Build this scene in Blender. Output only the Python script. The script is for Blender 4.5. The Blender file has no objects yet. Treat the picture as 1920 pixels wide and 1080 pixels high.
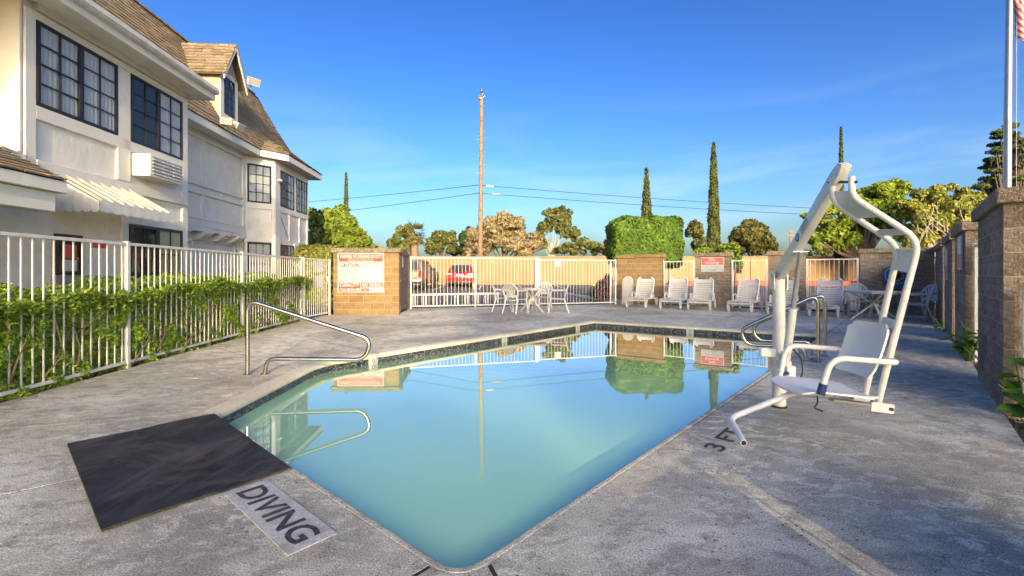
import bpy, bmesh, math, random
import numpy as np
from mathutils import Vector, Matrix

random.seed(7)
rng = np.random.default_rng(11)
SC = bpy.context.scene
COL = SC.collection
R = math.radians

# ------------------------------------------------------------------ camera
FPX, HOR, CH = 853.33, 512.0, 1.17          # focal length and horizon in 1920x1080 pixels, eye height in metres
cam_d = bpy.data.cameras.new('camera')
cam = bpy.data.objects.new('camera', cam_d)
COL.objects.link(cam)
cam.location = (0, 0, CH)
cam.rotation_euler = (R(90), 0, 0)
cam_d.sensor_width = 36
cam_d.lens = 16
cam_d.shift_y = -28 / 1920
cam_d.clip_start = 0.05
cam_d.clip_end = 3000
SC.camera = cam

# ------------------------------------------------------------------ light
SUN_EL, SUN_HX, SUN_HY = R(16), 0.208, -0.978            # the sun stands low behind the camera, a little to the right
world = bpy.data.worlds.new('World')
SC.world = world
world.use_nodes = True
wn, wl = world.node_tree.nodes, world.node_tree.links
wn.clear()
w_out = wn.new('ShaderNodeOutputWorld')
w_bg = wn.new('ShaderNodeBackground')
w_bg.inputs['Strength'].default_value = 0.106
sky = wn.new('ShaderNodeTexSky')
sky.sky_type = 'NISHITA'
sky.sun_disc = False
sky.sun_elevation = SUN_EL
sky.sun_rotation = math.atan2(SUN_HX, SUN_HY)
sky.altitude = 100
sky.air_density = 1.0
sky.dust_density = 3.6
sky.ozone_density = 4.0
hs = wn.new('ShaderNodeHueSaturation')
hs.inputs['Saturation'].default_value = 1.10
hs.inputs['Value'].default_value = 1.0
hs.inputs['Hue'].default_value = 0.513
gm_ = wn.new('ShaderNodeGamma')                          # the deep, contrasty sky of the photograph
gm_.inputs['Gamma'].default_value = 1.42
wl.new(sky.outputs[0], gm_.inputs['Color'])
wl.new(gm_.outputs[0], hs.inputs['Color'])
tc = wn.new('ShaderNodeTexCoord')
mp = wn.new('ShaderNodeMapping')
mp.inputs['Rotation'].default_value = (0, R(9), R(20))
mp.inputs['Scale'].default_value = (1.3, 1.0, 7.0)
mp.inputs['Location'].default_value = (1.9, 0.7, 0.25)
wl.new(tc.outputs['Generated'], mp.inputs['Vector'])
cn = wn.new('ShaderNodeTexNoise')
cn.inputs['Scale'].default_value = 1.7
cn.inputs['Detail'].default_value = 7
cn.inputs['Roughness'].default_value = 0.55
cn.inputs['Distortion'].default_value = 0.5
wl.new(mp.outputs[0], cn.inputs['Vector'])
cr = wn.new('ShaderNodeValToRGB')
cr.color_ramp.elements[0].position = 0.47
cr.color_ramp.elements[0].color = (0, 0, 0, 1)
cr.color_ramp.elements[1].position = 0.85
cr.color_ramp.elements[1].color = (0.42, 0.42, 0.42, 1)
wl.new(cn.outputs['Fac'], cr.inputs[0])
cm = wn.new('ShaderNodeMix')
cm.data_type = 'RGBA'
cm.inputs['B'].default_value = (4.9, 5.3, 5.6, 1)
sxyz = wn.new('ShaderNodeSeparateXYZ')
wl.new(tc.outputs['Generated'], sxyz.inputs[0])
lowr = wn.new('ShaderNodeMapRange')                       # the thin cirrus lies low in the sky
lowr.inputs['From Min'].default_value = 0.36
lowr.inputs['From Max'].default_value = 0.16
wl.new(sxyz.outputs['Z'], lowr.inputs['Value'])
lowm = wn.new('ShaderNodeMath')
lowm.operation = 'MULTIPLY'
wl.new(cr.outputs[0], lowm.inputs[0])
wl.new(lowr.outputs[0], lowm.inputs[1])
wl.new(lowm.outputs[0], cm.inputs['Factor'])
wbm = wn.new('ShaderNodeMix')                             # the warm white balance of the photograph
wbm.data_type = 'RGBA'
wbm.blend_type = 'MULTIPLY'
wbm.inputs['Factor'].default_value = 1.0
wbm.inputs['B'].default_value = (1.10, 1.0, 0.83, 1)
wl.new(hs.outputs[0], wbm.inputs['A'])
wl.new(wbm.outputs['Result'], cm.inputs['A'])
wl.new(cm.outputs['Result'], w_bg.inputs['Color'])
wl.new(w_bg.outputs[0], w_out.inputs['Surface'])

sun_d = bpy.data.lights.new('sun', 'SUN')
sun_d.energy = 2.0
sun_d.angle = R(0.5)
sun_d.color = (0.95, 0.76, 0.49)
sun = bpy.data.objects.new('sun', sun_d)
COL.objects.link(sun)
SUN_DIR = Vector((-SUN_HX * math.cos(SUN_EL), -SUN_HY * math.cos(SUN_EL), -math.sin(SUN_EL)))
sun.rotation_euler = SUN_DIR.to_track_quat('-Z', 'Y').to_euler()
sun.location = (6, -30, 14)

SC.render.engine = 'CYCLES'
SC.view_settings.view_transform = 'Standard'
SC.view_settings.look = 'None'
SC.view_settings.gamma = 1
SC.view_settings.use_curve_mapping = False
SC.view_settings.exposure = 0.99
SC.cycles.max_bounces = 8
SC.cycles.transparent_max_bounces = 16
SC.cycles.caustics_reflective = False
SC.cycles.caustics_refractive = False

# ------------------------------------------------------------------ helpers
def V(*a):
    return Vector(a[0]) if len(a) == 1 else Vector(a)

def ray(px):
    return (px - 960) / FPX

def G(px, py, z=0.0):
    y = (CH - z) * FPX / (py - HOR)
    return Vector((ray(px) * y, y, z))

def P(px, py, y):
    return Vector((ray(px) * y, y, CH - (py - HOR) / FPX * y))

def wmat(o):
    m = o.matrix_basis.copy()
    return wmat(o.parent) @ m if o.parent else m

def tag(o, label=None, cat=None, group=None, kind=None):
    if label: o['label'] = label
    if cat: o['category'] = cat
    if group: o['group'] = group
    if kind: o['kind'] = kind
    return o

def thing(name, label, cat, loc=(0, 0, 0), rz=0.0, group=None):
    o = bpy.data.objects.new(name, None)
    COL.objects.link(o)
    o.location = loc
    o.rotation_euler = (0, 0, rz)
    o.empty_display_size = 0.1
    return tag(o, label, cat, group)

def link(name, me, parent=None):
    o = bpy.data.objects.new(name, me)
    COL.objects.link(o)
    if parent: o.parent = parent
    return o

def kids(o):
    return list(o.children)

def copy_tree(o, parent=None):
    c = o.copy()
    COL.objects.link(c)
    if parent: c.parent = parent
    for ch in kids(o):
        copy_tree(ch, c)
    return c

def fillet(pts, r, n=6):
    pts = [Vector(p) for p in pts]
    out = [pts[0]]
    for i in range(1, len(pts) - 1):
        a, b, c = pts[i - 1], pts[i], pts[i + 1]
        la, lc = (a - b).length, (c - b).length
        d = min(r, la * 0.48, lc * 0.48)
        p0, p2 = b + (a - b) / la * d, b + (c - b) / lc * d
        for k in range(n + 1):
            t = k / n
            out.append(p0 * (1 - t) ** 2 + b * 2 * t * (1 - t) + p2 * t * t)
    out.append(pts[-1])
    return out

class MB:
    def __init__(s):
        s.v, s.f = [], []

    def add(s, vs, fs):
        o = len(s.v)
        s.v += [tuple(v) for v in vs]
        s.f += [tuple(i + o for i in f) for f in fs]
        return s

    def box(s, lo, hi):
        x0, y0, z0 = lo
        x1, y1, z1 = hi
        return s.add([(x0, y0, z0), (x1, y0, z0), (x1, y1, z0), (x0, y1, z0), (x0, y0, z1), (x1, y0, z1), (x1, y1, z1), (x0, y1, z1)],
                     [(0, 3, 2, 1), (4, 5, 6, 7), (0, 1, 5, 4), (1, 2, 6, 5), (2, 3, 7, 6), (3, 0, 4, 7)])

    def beam(s, p0, p1, w, h, up=(0, 0, 1), w1=None, h1=None):
        p0, p1 = Vector(p0), Vector(p1)
        d = (p1 - p0).normalized()
        up = Vector(up)
        if abs(d.dot(up)) > 0.99: up = Vector((0, 1, 0))
        a = d.cross(up).normalized()
        b = a.cross(d).normalized()
        w1 = w if w1 is None else w1
        h1 = h if h1 is None else h1
        vs = []
        for p, ww, hh in ((p0, w, h), (p1, w1, h1)):
            for i, j in ((-1, -1), (1, -1), (1, 1), (-1, 1)):
                vs.append(p + a * (i * ww / 2) + b * (j * hh / 2))
        return s.add(vs, [(0, 3, 2, 1), (4, 5, 6, 7), (0, 1, 5, 4), (1, 2, 6, 5), (2, 3, 7, 6), (3, 0, 4, 7)])

    def tube(s, pts, r, n=10, radii=None, flat=1.0):
        pts = [Vector(p) for p in pts]
        m = len(pts)
        t = (pts[1] - pts[0]).normalized()
        up = Vector((0, 0, 1)) if abs(t.z) < 0.9 else Vector((1, 0, 0))
        a = t.cross(up).normalized()
        vs, fs = [], []
        for i, p in enumerate(pts):
            if i == 0: tt = (pts[1] - pts[0])
            elif i == m - 1: tt = (pts[-1] - pts[-2])
            else: tt = (pts[i + 1] - pts[i]).normalized() + (pts[i] - pts[i - 1]).normalized()
            tt = tt.normalized() if tt.length > 1e-9 else t
            a = (a - tt * a.dot(tt))
            a = a.normalized() if a.length > 1e-6 else tt.orthogonal().normalized()
            b = tt.cross(a)
            rr = radii[i] if radii else r
            for k in range(n):
                q = 2 * math.pi * k / n
                vs.append(p + a * (math.cos(q) * rr) + b * (math.sin(q) * rr * flat))
        for i in range(m - 1):
            for k in range(n):
                k2 = (k + 1) % n
                fs.append((i * n + k, i * n + k2, (i + 1) * n + k2, (i + 1) * n + k))
        fs.append(tuple(range(n))[::-1])
        fs.append(tuple((m - 1) * n + k for k in range(n)))
        return s.add(vs, fs)

    def prism(s, poly, vec):
        poly = [Vector(p) for p in poly]
        vec = Vector(vec)
        n = len(poly)
        return s.add(poly + [p + vec for p in poly],
                     [tuple(range(n))[::-1], tuple(range(n, 2 * n))] + [(i, (i + 1) % n, n + (i + 1) % n, n + i) for i in range(n)])

    def poly(s, pts):
        return s.add(pts, [tuple(range(len(pts)))])

    def grid(s, rows):
        m, n = len(rows), len(rows[0])
        return s.add([p for r in rows for p in r],
                     [(i * n + j, i * n + j + 1, (i + 1) * n + j + 1, (i + 1) * n + j) for i in range(m - 1) for j in range(n - 1)])

    def plate(s, rows, th):
        """a curved sheet with thickness th along its own normals"""
        m, n = len(rows), len(rows[0])
        rows = [[Vector(p) for p in r] for r in rows]
        back = []
        for i in range(m):
            rr = []
            for j in range(n):
                du = rows[min(i + 1, m - 1)][j] - rows[max(i - 1, 0)][j]
                dv = rows[i][min(j + 1, n - 1)] - rows[i][max(j - 1, 0)]
                rr.append(rows[i][j] + du.cross(dv).normalized() * th)
            back.append(rr)
        o = m * n
        vs = [p for r in rows for p in r] + [p for r in back for p in r]
        fs = [(i * n + j, i * n + j + 1, (i + 1) * n + j + 1, (i + 1) * n + j) for i in range(m - 1) for j in range(n - 1)]
        fs += [tuple(o + k for k in f[::-1]) for f in fs]
        bd = [j for j in range(n)] + [i * n + n - 1 for i in range(1, m)] + [(m - 1) * n + j for j in range(n - 2, -1, -1)] + [i * n for i in range(m - 2, 0, -1)]
        fs += [(bd[k], bd[(k + 1) % len(bd)], o + bd[(k + 1) % len(bd)], o + bd[k]) for k in range(len(bd))]
        return s.add(vs, fs)

    def lathe(s, prof, c=(0, 0, 0), n=16, axis='z'):
        vs, fs = [], []
        c = Vector(c)
        for r_, z_ in prof:
            for k in range(n):
                q = 2 * math.pi * k / n
                p = (math.cos(q) * r_, math.sin(q) * r_, z_)
                if axis == 'x': p = (p[2], p[0], p[1])
                if axis == 'y': p = (p[0], p[2], p[1])
                vs.append(c + Vector(p))
        m = len(prof)
        for i in range(m - 1):
            for k in range(n):
                k2 = (k + 1) % n
                fs.append((i * n + k, i * n + k2, (i + 1) * n + k2, (i + 1) * n + k))
        fs.append(tuple(range(n))[::-1])
        fs.append(tuple((m - 1) * n + k for k in range(n)))
        return s.add(vs, fs)

    def mesh(s, name, m, smooth=False, bevel=0, segs=1, recalc=True, ang=38):
        me = bpy.data.meshes.new(name)
        me.from_pydata(s.v, [], s.f)
        if recalc or bevel:
            bm = bmesh.new()
            bm.from_mesh(me)
            if recalc: bmesh.ops.recalc_face_normals(bm, faces=bm.faces)
            if bevel:
                es = [e for e in bm.edges if len(e.link_faces) == 2 and e.calc_face_angle(0) > 0.6]
                bmesh.ops.bevel(bm, geom=es, offset=bevel, segments=segs, affect='EDGES', profile=0.5, clamp_overlap=True)
            bm.to_mesh(me)
            bm.free()
        if smooth or segs > 1:
            me.polygons.foreach_set('use_smooth', [True] * len(me.polygons))
            me.set_sharp_from_angle(angle=R(ang))
        me.materials.append(m)
        return me

    def build(s, name, m, parent=None, smooth=False, bevel=0, segs=1, world=False, recalc=True, ang=38):
        if world and parent:
            inv = wmat(parent).inverted()
            s.v = [tuple(inv @ Vector(p)) for p in s.v]
        return link(name, s.mesh(name, m, smooth, bevel, segs, recalc, ang), parent)

def fast_quads(name, verts, m, parent=None):
    """verts: array (n,4,3) of separate quads"""
    n = len(verts)
    me = bpy.data.meshes.new(name)
    me.vertices.add(4 * n)
    me.loops.add(4 * n)
    me.polygons.add(n)
    me.vertices.foreach_set('co', np.ascontiguousarray(verts, dtype=np.float32).ravel())
    me.loops.foreach_set('vertex_index', np.arange(4 * n, dtype=np.int32))
    me.polygons.foreach_set('loop_start', np.arange(0, 4 * n, 4, dtype=np.int32))
    me.polygons.foreach_set('loop_total', np.full(n, 4, dtype=np.int32))
    me.update(calc_edges=True)
    me.validate()
    me.materials.append(m)
    return link(name, me, parent)

def unit(a):
    return a / np.maximum(np.linalg.norm(a, axis=-1, keepdims=True), 1e-9)

def leaf_quads(c, nrm, size, aspect=0.5, var=0.4, up=0.0):
    """rhombic leaves at c (n,3), facing roughly nrm"""
    n = len(c)
    d = rng.normal(size=(n, 3))
    d[:, 2] += up
    nn = unit(nrm + rng.normal(size=(n, 3)) * 0.55)
    d = unit(d - nn * np.sum(d * nn, axis=1, keepdims=True))
    w = np.cross(nn, d)
    L = (size * (1 + var * (rng.random(n) * 2 - 1)))[:, None]
    W = L * aspect
    return np.stack([c - d * L, c + w * W - d * L * 0.1, c + d * L, c - w * W - d * L * 0.1], axis=1)

def text_mesh(body, font_off=0.0, space=1.0):
    cu = bpy.data.curves.new('lettering', 'FONT')
    cu.body = body
    cu.align_x = 'CENTER'
    cu.align_y = 'CENTER'
    cu.offset = font_off
    cu.space_character = space
    cu.resolution_u = 4
    ob = bpy.data.objects.new('lettering', cu)
    me = bpy.data.meshes.new_from_object(ob)
    bpy.data.objects.remove(ob)
    bpy.data.curves.remove(cu)
    return me

def text(body, m, parent, c, xd, yd, width, height, name='lettering', off=0.012, lift=0.0015, label=None):
    """flat lettering fitted into width x height metres, centred on the world point c"""
    me = text_mesh(body, off)
    n = len(me.vertices)
    co = np.zeros(n * 3, dtype=np.float32)
    me.vertices.foreach_get('co', co)
    co = co.reshape(-1, 3)
    lo, hi = co.min(0), co.max(0)
    co = (co - (lo + hi) / 2) / np.maximum(hi - lo, 1e-6)
    xd, yd = Vector(xd).normalized(), Vector(yd).normalized()
    nz = xd.cross(yd)
    base = Vector(c) + nz * lift
    w = np.array(base)[None] + co[:, :1] * width * np.array(xd)[None] + co[:, 1:2] * height * np.array(yd)[None]
    if parent:
        inv = np.array(wmat(parent).inverted())
        w = w @ inv[:3, :3].T + inv[:3, 3]
    me.vertices.foreach_set('co', w.astype(np.float32).ravel())
    me.update()
    me.materials.clear()
    me.materials.append(m)
    o = link(name, me, parent)
    return o

# ------------------------------------------------------------------ materials
def new_mat(name):
    m = bpy.data.materials.new(name)
    m.use_nodes = True
    nt = m.node_tree
    return m, nt, nt.nodes, nt.links, nt.nodes['Principled BSDF']

def nnoise(n, l, vec, scale, detail=5, rough=0.55, dist=0.0):
    t = n.new('ShaderNodeTexNoise')
    t.inputs['Scale'].default_value = scale
    t.inputs['Detail'].default_value = detail
    t.inputs['Roughness'].default_value = rough
    t.inputs['Distortion'].default_value = dist
    if vec is not None: l.new(vec, t.inputs['Vector'])
    return t.outputs['Fac']

def nramp(n, l, fac, stops):
    r = n.new('ShaderNodeValToRGB')
    e = r.color_ramp.elements
    while len(e) < len(stops): e.new(0.5)
    for i, (p, c) in enumerate(stops):
        e[i].position = p
        e[i].color = (c, c, c, 1) if isinstance(c, (int, float)) else (*c, 1)
    l.new(fac, r.inputs[0])
    return r.outputs[0]

def nmix(n, l, fac, a, b, mode='MIX'):
    x = n.new('ShaderNodeMix')
    x.data_type = 'RGBA'
    x.blend_type = mode
    for k, v in (('Factor', fac), ('A', a), ('B', b)):
        if hasattr(v, 'is_linked'): l.new(v, x.inputs[k])
        elif k == 'Factor': x.inputs[k].default_value = v
        else: x.inputs[k].default_value = (*v, 1)
    return x.outputs['Result']

def nbump(n, l, h, bs, strength, dist=0.01):
    b = n.new('ShaderNodeBump')
    b.inputs['Strength'].default_value = strength
    b.inputs['Distance'].default_value = dist
    l.new(h, b.inputs['Height'])
    l.new(b.outputs[0], bs.inputs['Normal'])

def mat(name, col, rough=0.6, metal=0.0, var=0.12, scale=6.0, bump=0.0, bscale=60, obj_var=0.0, island=0.0, spec=0.5, dirt=None, dscale=2.0):
    m, nt, n, l, bs = new_mat(name)
    bs.inputs['Roughness'].default_value = rough
    bs.inputs['Metallic'].default_value = metal
    bs.inputs['Specular IOR Level'].default_value = spec
    t = n.new('ShaderNodeTexCoord').outputs['Object']
    f = nnoise(n, l, t, scale)
    c = nramp(n, l, f, [(0.3, tuple(x * (1 - var) for x in col)), (0.7, tuple(min(1, x * (1 + var)) for x in col))])
    if dirt:
        df = nramp(n, l, nnoise(n, l, t, dscale, 8, 0.65), [(0.45, 0.0), (0.75, 1.0)])
        c = nmix(n, l, df, c, dirt)
    for amount, node, out in ((obj_var, 'ShaderNodeObjectInfo', 'Random'), (island, 'ShaderNodeNewGeometry', 'Random Per Island')):
        if amount:
            g = n.new(node).outputs[out]
            v = nramp(n, l, g, [(0.0, 1 - amount), (1.0, 1 + amount)])
            c = nmix(n, l, 1.0, c, v, 'MULTIPLY')
    l.new(c, bs.inputs['Base Color'])
    if bump:
        nbump(n, l, nnoise(n, l, t, bscale, 4), bs, bump, 0.035 if 'block' in name else 0.01)
    return m

def leaf_mat(name, a, b, rough=0.55, trans=0.33):
    """leaves: colour varies from leaf to leaf and clump to clump, a little light comes through"""
    m, nt, n, l, bs = new_mat(name)
    g = n.new('ShaderNodeNewGeometry').outputs['Random Per Island']
    c = nmix(n, l, g, a, b)
    t = n.new('ShaderNodeTexCoord').outputs['Object']
    f = nramp(n, l, nnoise(n, l, t, 1.2, 3), [(0.3, 0.7), (0.7, 1.3)])
    c = nmix(n, l, 1.0, c, f, 'MULTIPLY')
    l.new(c, bs.inputs['Base Color'])
    bs.inputs['Roughness'].default_value = rough
    bs.inputs['Specular IOR Level'].default_value = 0.3
    tr = n.new('ShaderNodeBsdfTranslucent')
    l.new(c, tr.inputs['Color'])
    mx = n.new('ShaderNodeMixShader')
    mx.inputs[0].default_value = trans
    l.new(bs.outputs[0], mx.inputs[1])
    l.new(tr.outputs[0], mx.inputs[2])
    l.new(mx.outputs[0], n['Material Output'].inputs['Surface'])
    return m

def clear_mat(name, tint, rough=0.0, ior=1.33, wave=0.0, wscale=3.0, gain=1.0, milky=None, milk=0.0, off=0.0):
    """a sheet that mirrors at a slant and lets tinted light through (window panes, the pool's surface)"""
    m, nt, n, l, bs = new_mat(name)
    n.remove(bs)
    fr = n.new('ShaderNodeFresnel')
    fr.inputs['IOR'].default_value = ior
    gl = n.new('ShaderNodeBsdfGlossy')
    gl.inputs['Roughness'].default_value = rough
    tr = n.new('ShaderNodeBsdfTransparent')
    tr.inputs['Color'].default_value = (*tint, 1)
    mx = n.new('ShaderNodeMixShader')
    mu = n.new('ShaderNodeMath')
    mu.operation = 'MULTIPLY'
    mu.use_clamp = True
    mu.inputs[1].default_value = gain
    ge = n.new('ShaderNodeNewGeometry')
    inv = n.new('ShaderNodeMath')
    inv.operation = 'SUBTRACT'
    inv.inputs[0].default_value = gain
    l.new(ge.outputs['Backfacing'], inv.inputs[1])
    so = n.new('ShaderNodeMath')
    so.operation = 'SUBTRACT'
    so.use_clamp = True
    so.inputs[1].default_value = off
    l.new(fr.outputs[0], so.inputs[0])
    l.new(so.outputs[0], mu.inputs[0])
    l.new(inv.outputs[0], mu.inputs[1])
    ms = n.new('ShaderNodeMath')
    ms.operation = 'MULTIPLY'
    ms.use_clamp = True
    iv2 = n.new('ShaderNodeMath')
    iv2.operation = 'SUBTRACT'
    iv2.inputs[0].default_value = 1.0
    l.new(ge.outputs['Backfacing'], iv2.inputs[1])
    l.new(mu.outputs[0], ms.inputs[0])
    l.new(iv2.outputs[0], ms.inputs[1])
    l.new(ms.outputs[0], mx.inputs[0])
    body = tr.outputs[0]
    if milky:
        df = n.new('ShaderNodeBsdfDiffuse')
        df.inputs['Color'].default_value = (*milky, 1)
        m2 = n.new('ShaderNodeMixShader')
        m2.inputs[0].default_value = milk
        l.new(tr.outputs[0], m2.inputs[1])
        l.new(df.outputs[0], m2.inputs[2])
        body = m2.outputs[0]
    l.new(body, mx.inputs[1])
    l.new(gl.outputs[0], mx.inputs[2])
    if wave:
        t = n.new('ShaderNodeTexCoord').outputs['Object']
        b = n.new('ShaderNodeBump')
        b.inputs['Strength'].default_value = wave
        b.inputs['Distance'].default_value = 0.02
        l.new(nnoise(n, l, t, wscale, 2, 0.4), b.inputs['Height'])
        l.new(b.outputs[0], gl.inputs['Normal'])
        l.new(b.outputs[0], fr.inputs['Normal'])
    l.new(mx.outputs[0], n['Material Output'].inputs['Surface'])
    return m

def concrete_mat(name, base, light, dark, speck=0.6, stain=(0.33, 0.26, 0.19), fleck=1.0):
    """old exposed-aggregate concrete: broad weathered patches, ragged flecks of cement skin, dark pits"""
    m, nt, n, l, bs = new_mat(name)
    t = n.new('ShaderNodeTexCoord').outputs['Object']
    big = nnoise(n, l, t, 0.45, 5, 0.60, 0.8)
    c = nramp(n, l, big, [(0.36, dark), (0.50, base), (0.64, light)])
    sn = nramp(n, l, nnoise(n, l, t, 0.9, 6, 0.6, 0.5), [(0.54, 0.0), (0.70, 0.65)])
    c = nmix(n, l, sn, c, stain)
    wide = nramp(n, l, nnoise(n, l, t, 0.9, 5, 0.6), [(0.36, 0.10), (0.60, 1.0)])
    mp2 = n.new('ShaderNodeMapping')
    mp2.inputs['Scale'].default_value = (1.0, 1.5, 1.0)
    l.new(t, mp2.inputs['Vector'])
    dk = nramp(n, l, nnoise(n, l, mp2.outputs[0], 4.5, 11, 0.78, 0.3), [(0.50, 0.0), (0.56, 0.70 * fleck)])
    c = nmix(n, l, dk, c, dark)
    st = nramp(n, l, nnoise(n, l, mp2.outputs[0], 6.5, 11, 0.82, 0.5), [(0.505, 0.0), (0.56, 0.85 * fleck)])
    c = nmix(n, l, nmix(n, l, 1.0, st, wide, 'MULTIPLY'), c, light)
    gr = nramp(n, l, nnoise(n, l, t, 130, 3, 0.65), [(0.36, 1 - 0.5 * fleck), (0.62, 1 + 0.35 * fleck)])
    c = nmix(n, l, 1.0, c, gr, 'MULTIPLY')
    vo = n.new('ShaderNodeTexVoronoi')
    vo.inputs['Scale'].default_value = 27
    l.new(t, vo.inputs['Vector'])
    sp = nramp(n, l, vo.outputs['Distance'], [(0.13, 1.0), (0.22, 0.0)])
    wh = nramp(n, l, nnoise(n, l, t, 1.1, 4, 0.6), [(0.42, 0.05), (0.58, 1.0)])
    ck = n.new('ShaderNodeSeparateColor')
    l.new(vo.outputs['Color'], ck.inputs[0])
    few = nramp(n, l, ck.outputs[0], [(0.40, 0.0), (0.50, 1.0)])
    spm = nmix(n, l, 1.0, nmix(n, l, 1.0, sp, wh, 'MULTIPLY'), few, 'MULTIPLY')
    c = nmix(n, l, nmul(n, l, spm, speck), c, (0.035, 0.030, 0.028))
    l.new(c, bs.inputs['Base Color'])
    bs.inputs['Roughness'].default_value = 0.75
    bs.inputs['Specular IOR Level'].default_value = 0.3
    h = nmix(n, l, 0.5, nnoise(n, l, t, 120, 4, 0.6), nnoise(n, l, t, 26, 6, 0.7))
    nbump(n, l, h, bs, 0.6, 0.008)
    return m

def nmul(n, l, a, k):
    x = n.new('ShaderNodeMath')
    x.operation = 'MULTIPLY'
    l.new(a, x.inputs[0])
    x.inputs[1].default_value = k
    return x.outputs[0]

M = {}
M['deck'] = concrete_mat('deck_concrete', (0.56, 0.515, 0.395), (0.82, 0.765, 0.62), (0.32, 0.285, 0.22), 0.95, stain=(0.38, 0.32, 0.225))
M['coping'] = concrete_mat('coping_concrete', (0.66, 0.60, 0.46), (0.77, 0.71, 0.56), (0.52, 0.465, 0.35), 0.2, fleck=0.4)
M['joint'] = mat('joint_filler', (0.035, 0.033, 0.03), 0.9)
M['soil'] = mat('soil', (0.075, 0.055, 0.04), 0.95, var=0.4, scale=12, bump=0.8, bscale=40)
M['gravel'] = mat('dark_gravel', (0.03, 0.03, 0.034), 0.85, var=0.5, scale=60, island=0.7)
M['asphalt'] = mat('asphalt', (0.105, 0.10, 0.095), 0.9, var=0.25, scale=1.2, bump=0.3, bscale=150, dirt=(0.16, 0.14, 0.12), dscale=0.4)
M['road_paint'] = mat('road_paint', (0.62, 0.60, 0.55), 0.8, var=0.2, scale=20)
M['plaster'] = mat('pool_plaster', (0.80, 0.93, 0.80), 0.7, var=0.06, scale=1.2)
M['water'] = clear_mat('pool_water', (0.90, 1.0, 0.93), ior=1.42, wave=0.006, wscale=1.4, gain=2.4, milky=(0.56, 0.97, 0.57), milk=0.86, off=0.024)
M['glass'] = clear_mat('window_glass', (0.97, 0.98, 0.98), ior=1.5, wave=0.02, wscale=2.5, gain=1.0)
M['mat_rubber'] = None
def rubber_mat():
    m, nt, n, l, bs = new_mat('black_rubber')
    t = n.new('ShaderNodeTexCoord').outputs['Object']
    mp_ = n.new('ShaderNodeMapping')
    mp_.inputs['Rotation'].default_value = (0, 0, R(12))
    mp_.inputs['Scale'].default_value = (5.0, 0.6, 1.0)
    l.new(t, mp_.inputs['Vector'])
    c = nramp(n, l, nnoise(n, l, t, 3.0, 6), [(0.35, (0.020, 0.020, 0.023)), (0.65, (0.042, 0.041, 0.045))])
    a = nramp(n, l, nnoise(n, l, t, 1.6, 6, 0.65, 0.6), [(0.47, 0.0), (0.68, 0.9)])
    c = nmix(n, l, a, c, (0.13, 0.105, 0.088))
    b_ = nramp(n, l, nnoise(n, l, mp_.outputs[0], 2.2, 7, 0.7), [(0.52, 0.0), (0.70, 0.42)])
    c = nmix(n, l, b_, c, (0.115, 0.108, 0.106))  # pale streaks painted as sun falling through fence pickets
    w = nramp(n, l, nnoise(n, l, t, 7.0, 9, 0.75, 0.8), [(0.62, 0.0), (0.72, 0.6)])
    c = nmix(n, l, w, c, (0.17, 0.16, 0.155))
    l.new(c, bs.inputs['Base Color'])
    bs.inputs['Roughness'].default_value = 0.85
    bs.inputs['Specular IOR Level'].default_value = 0.25
    nbump(n, l, nnoise(n, l, t, 180, 3), bs, 0.3)
    return m
M['mark_white'] = mat('worn_white_marking', (0.56, 0.53, 0.48), 0.8, var=0.25, scale=70, bump=0.4, bscale=140, dirt=(0.34, 0.30, 0.245), dscale=9)
M['mark_black'] = mat('worn_black_marking', (0.035, 0.035, 0.04), 0.75, var=0.4, scale=60, dirt=(0.14, 0.135, 0.13), dscale=26)
M['steel'] = mat('stainless_steel', (0.56, 0.52, 0.46), 0.24, 1.0, var=0.12, scale=9, dirt=(0.36, 0.30, 0.23), dscale=5)
M['white_metal'] = mat('white_painted_metal', (0.66, 0.65, 0.61), 0.42, var=0.06, scale=5, dirt=(0.50, 0.47, 0.42), dscale=6)
M['lift_white'] = mat('lift_white_paint', (0.68, 0.67, 0.64), 0.35, var=0.04, scale=4, dirt=(0.53, 0.515, 0.48), dscale=5)
M['lift_plastic'] = mat('lift_white_plastic', (0.72, 0.715, 0.69), 0.4, var=0.03, scale=4)
M['black'] = mat('black_plastic', (0.02, 0.02, 0.022), 0.45)
M['navy'] = mat('navy_sleeve', (0.02, 0.035, 0.13), 0.5)
M['blue'] = mat('blue_hose', (0.03, 0.13, 0.30), 0.45, var=0.2)
M['resin'] = mat('white_resin', (0.56, 0.545, 0.51), 0.45, var=0.06, scale=5, dirt=(0.42, 0.40, 0.37), dscale=4)
M['board'] = mat('pale_board', (0.52, 0.50, 0.46), 0.6, var=0.1, scale=3, dirt=(0.42, 0.40, 0.36), dscale=3)
M['block'] = mat('split_block', (0.31, 0.24, 0.175), 0.92, var=0.55, scale=34, bump=1.0, bscale=55, obj_var=0.22, dirt=(0.115, 0.082, 0.062), dscale=16)
M['block_sunned'] = mat('sunned_tan_block', (0.30, 0.195, 0.085), 0.92, var=0.20, scale=14, bump=0.9, bscale=50, obj_var=0.14, dirt=(0.20, 0.13, 0.065), dscale=4)  # same block as split_block, with golden sunlight put into its colour
M['mortar'] = mat('mortar', (0.40, 0.335, 0.26), 0.95, var=0.15, scale=30)
M['far_wall'] = mat('far_wall_block', (0.325, 0.225, 0.122), 0.92, var=0.10, scale=0.8, bump=0.5, bscale=18, dirt=(0.28, 0.175, 0.085), dscale=0.7)
M['stucco'] = mat('white_stucco', (0.77, 0.74, 0.68), 0.9, var=0.05, scale=1.5, bump=0.9, bscale=9, dirt=(0.60, 0.565, 0.50), dscale=1.6)
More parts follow.
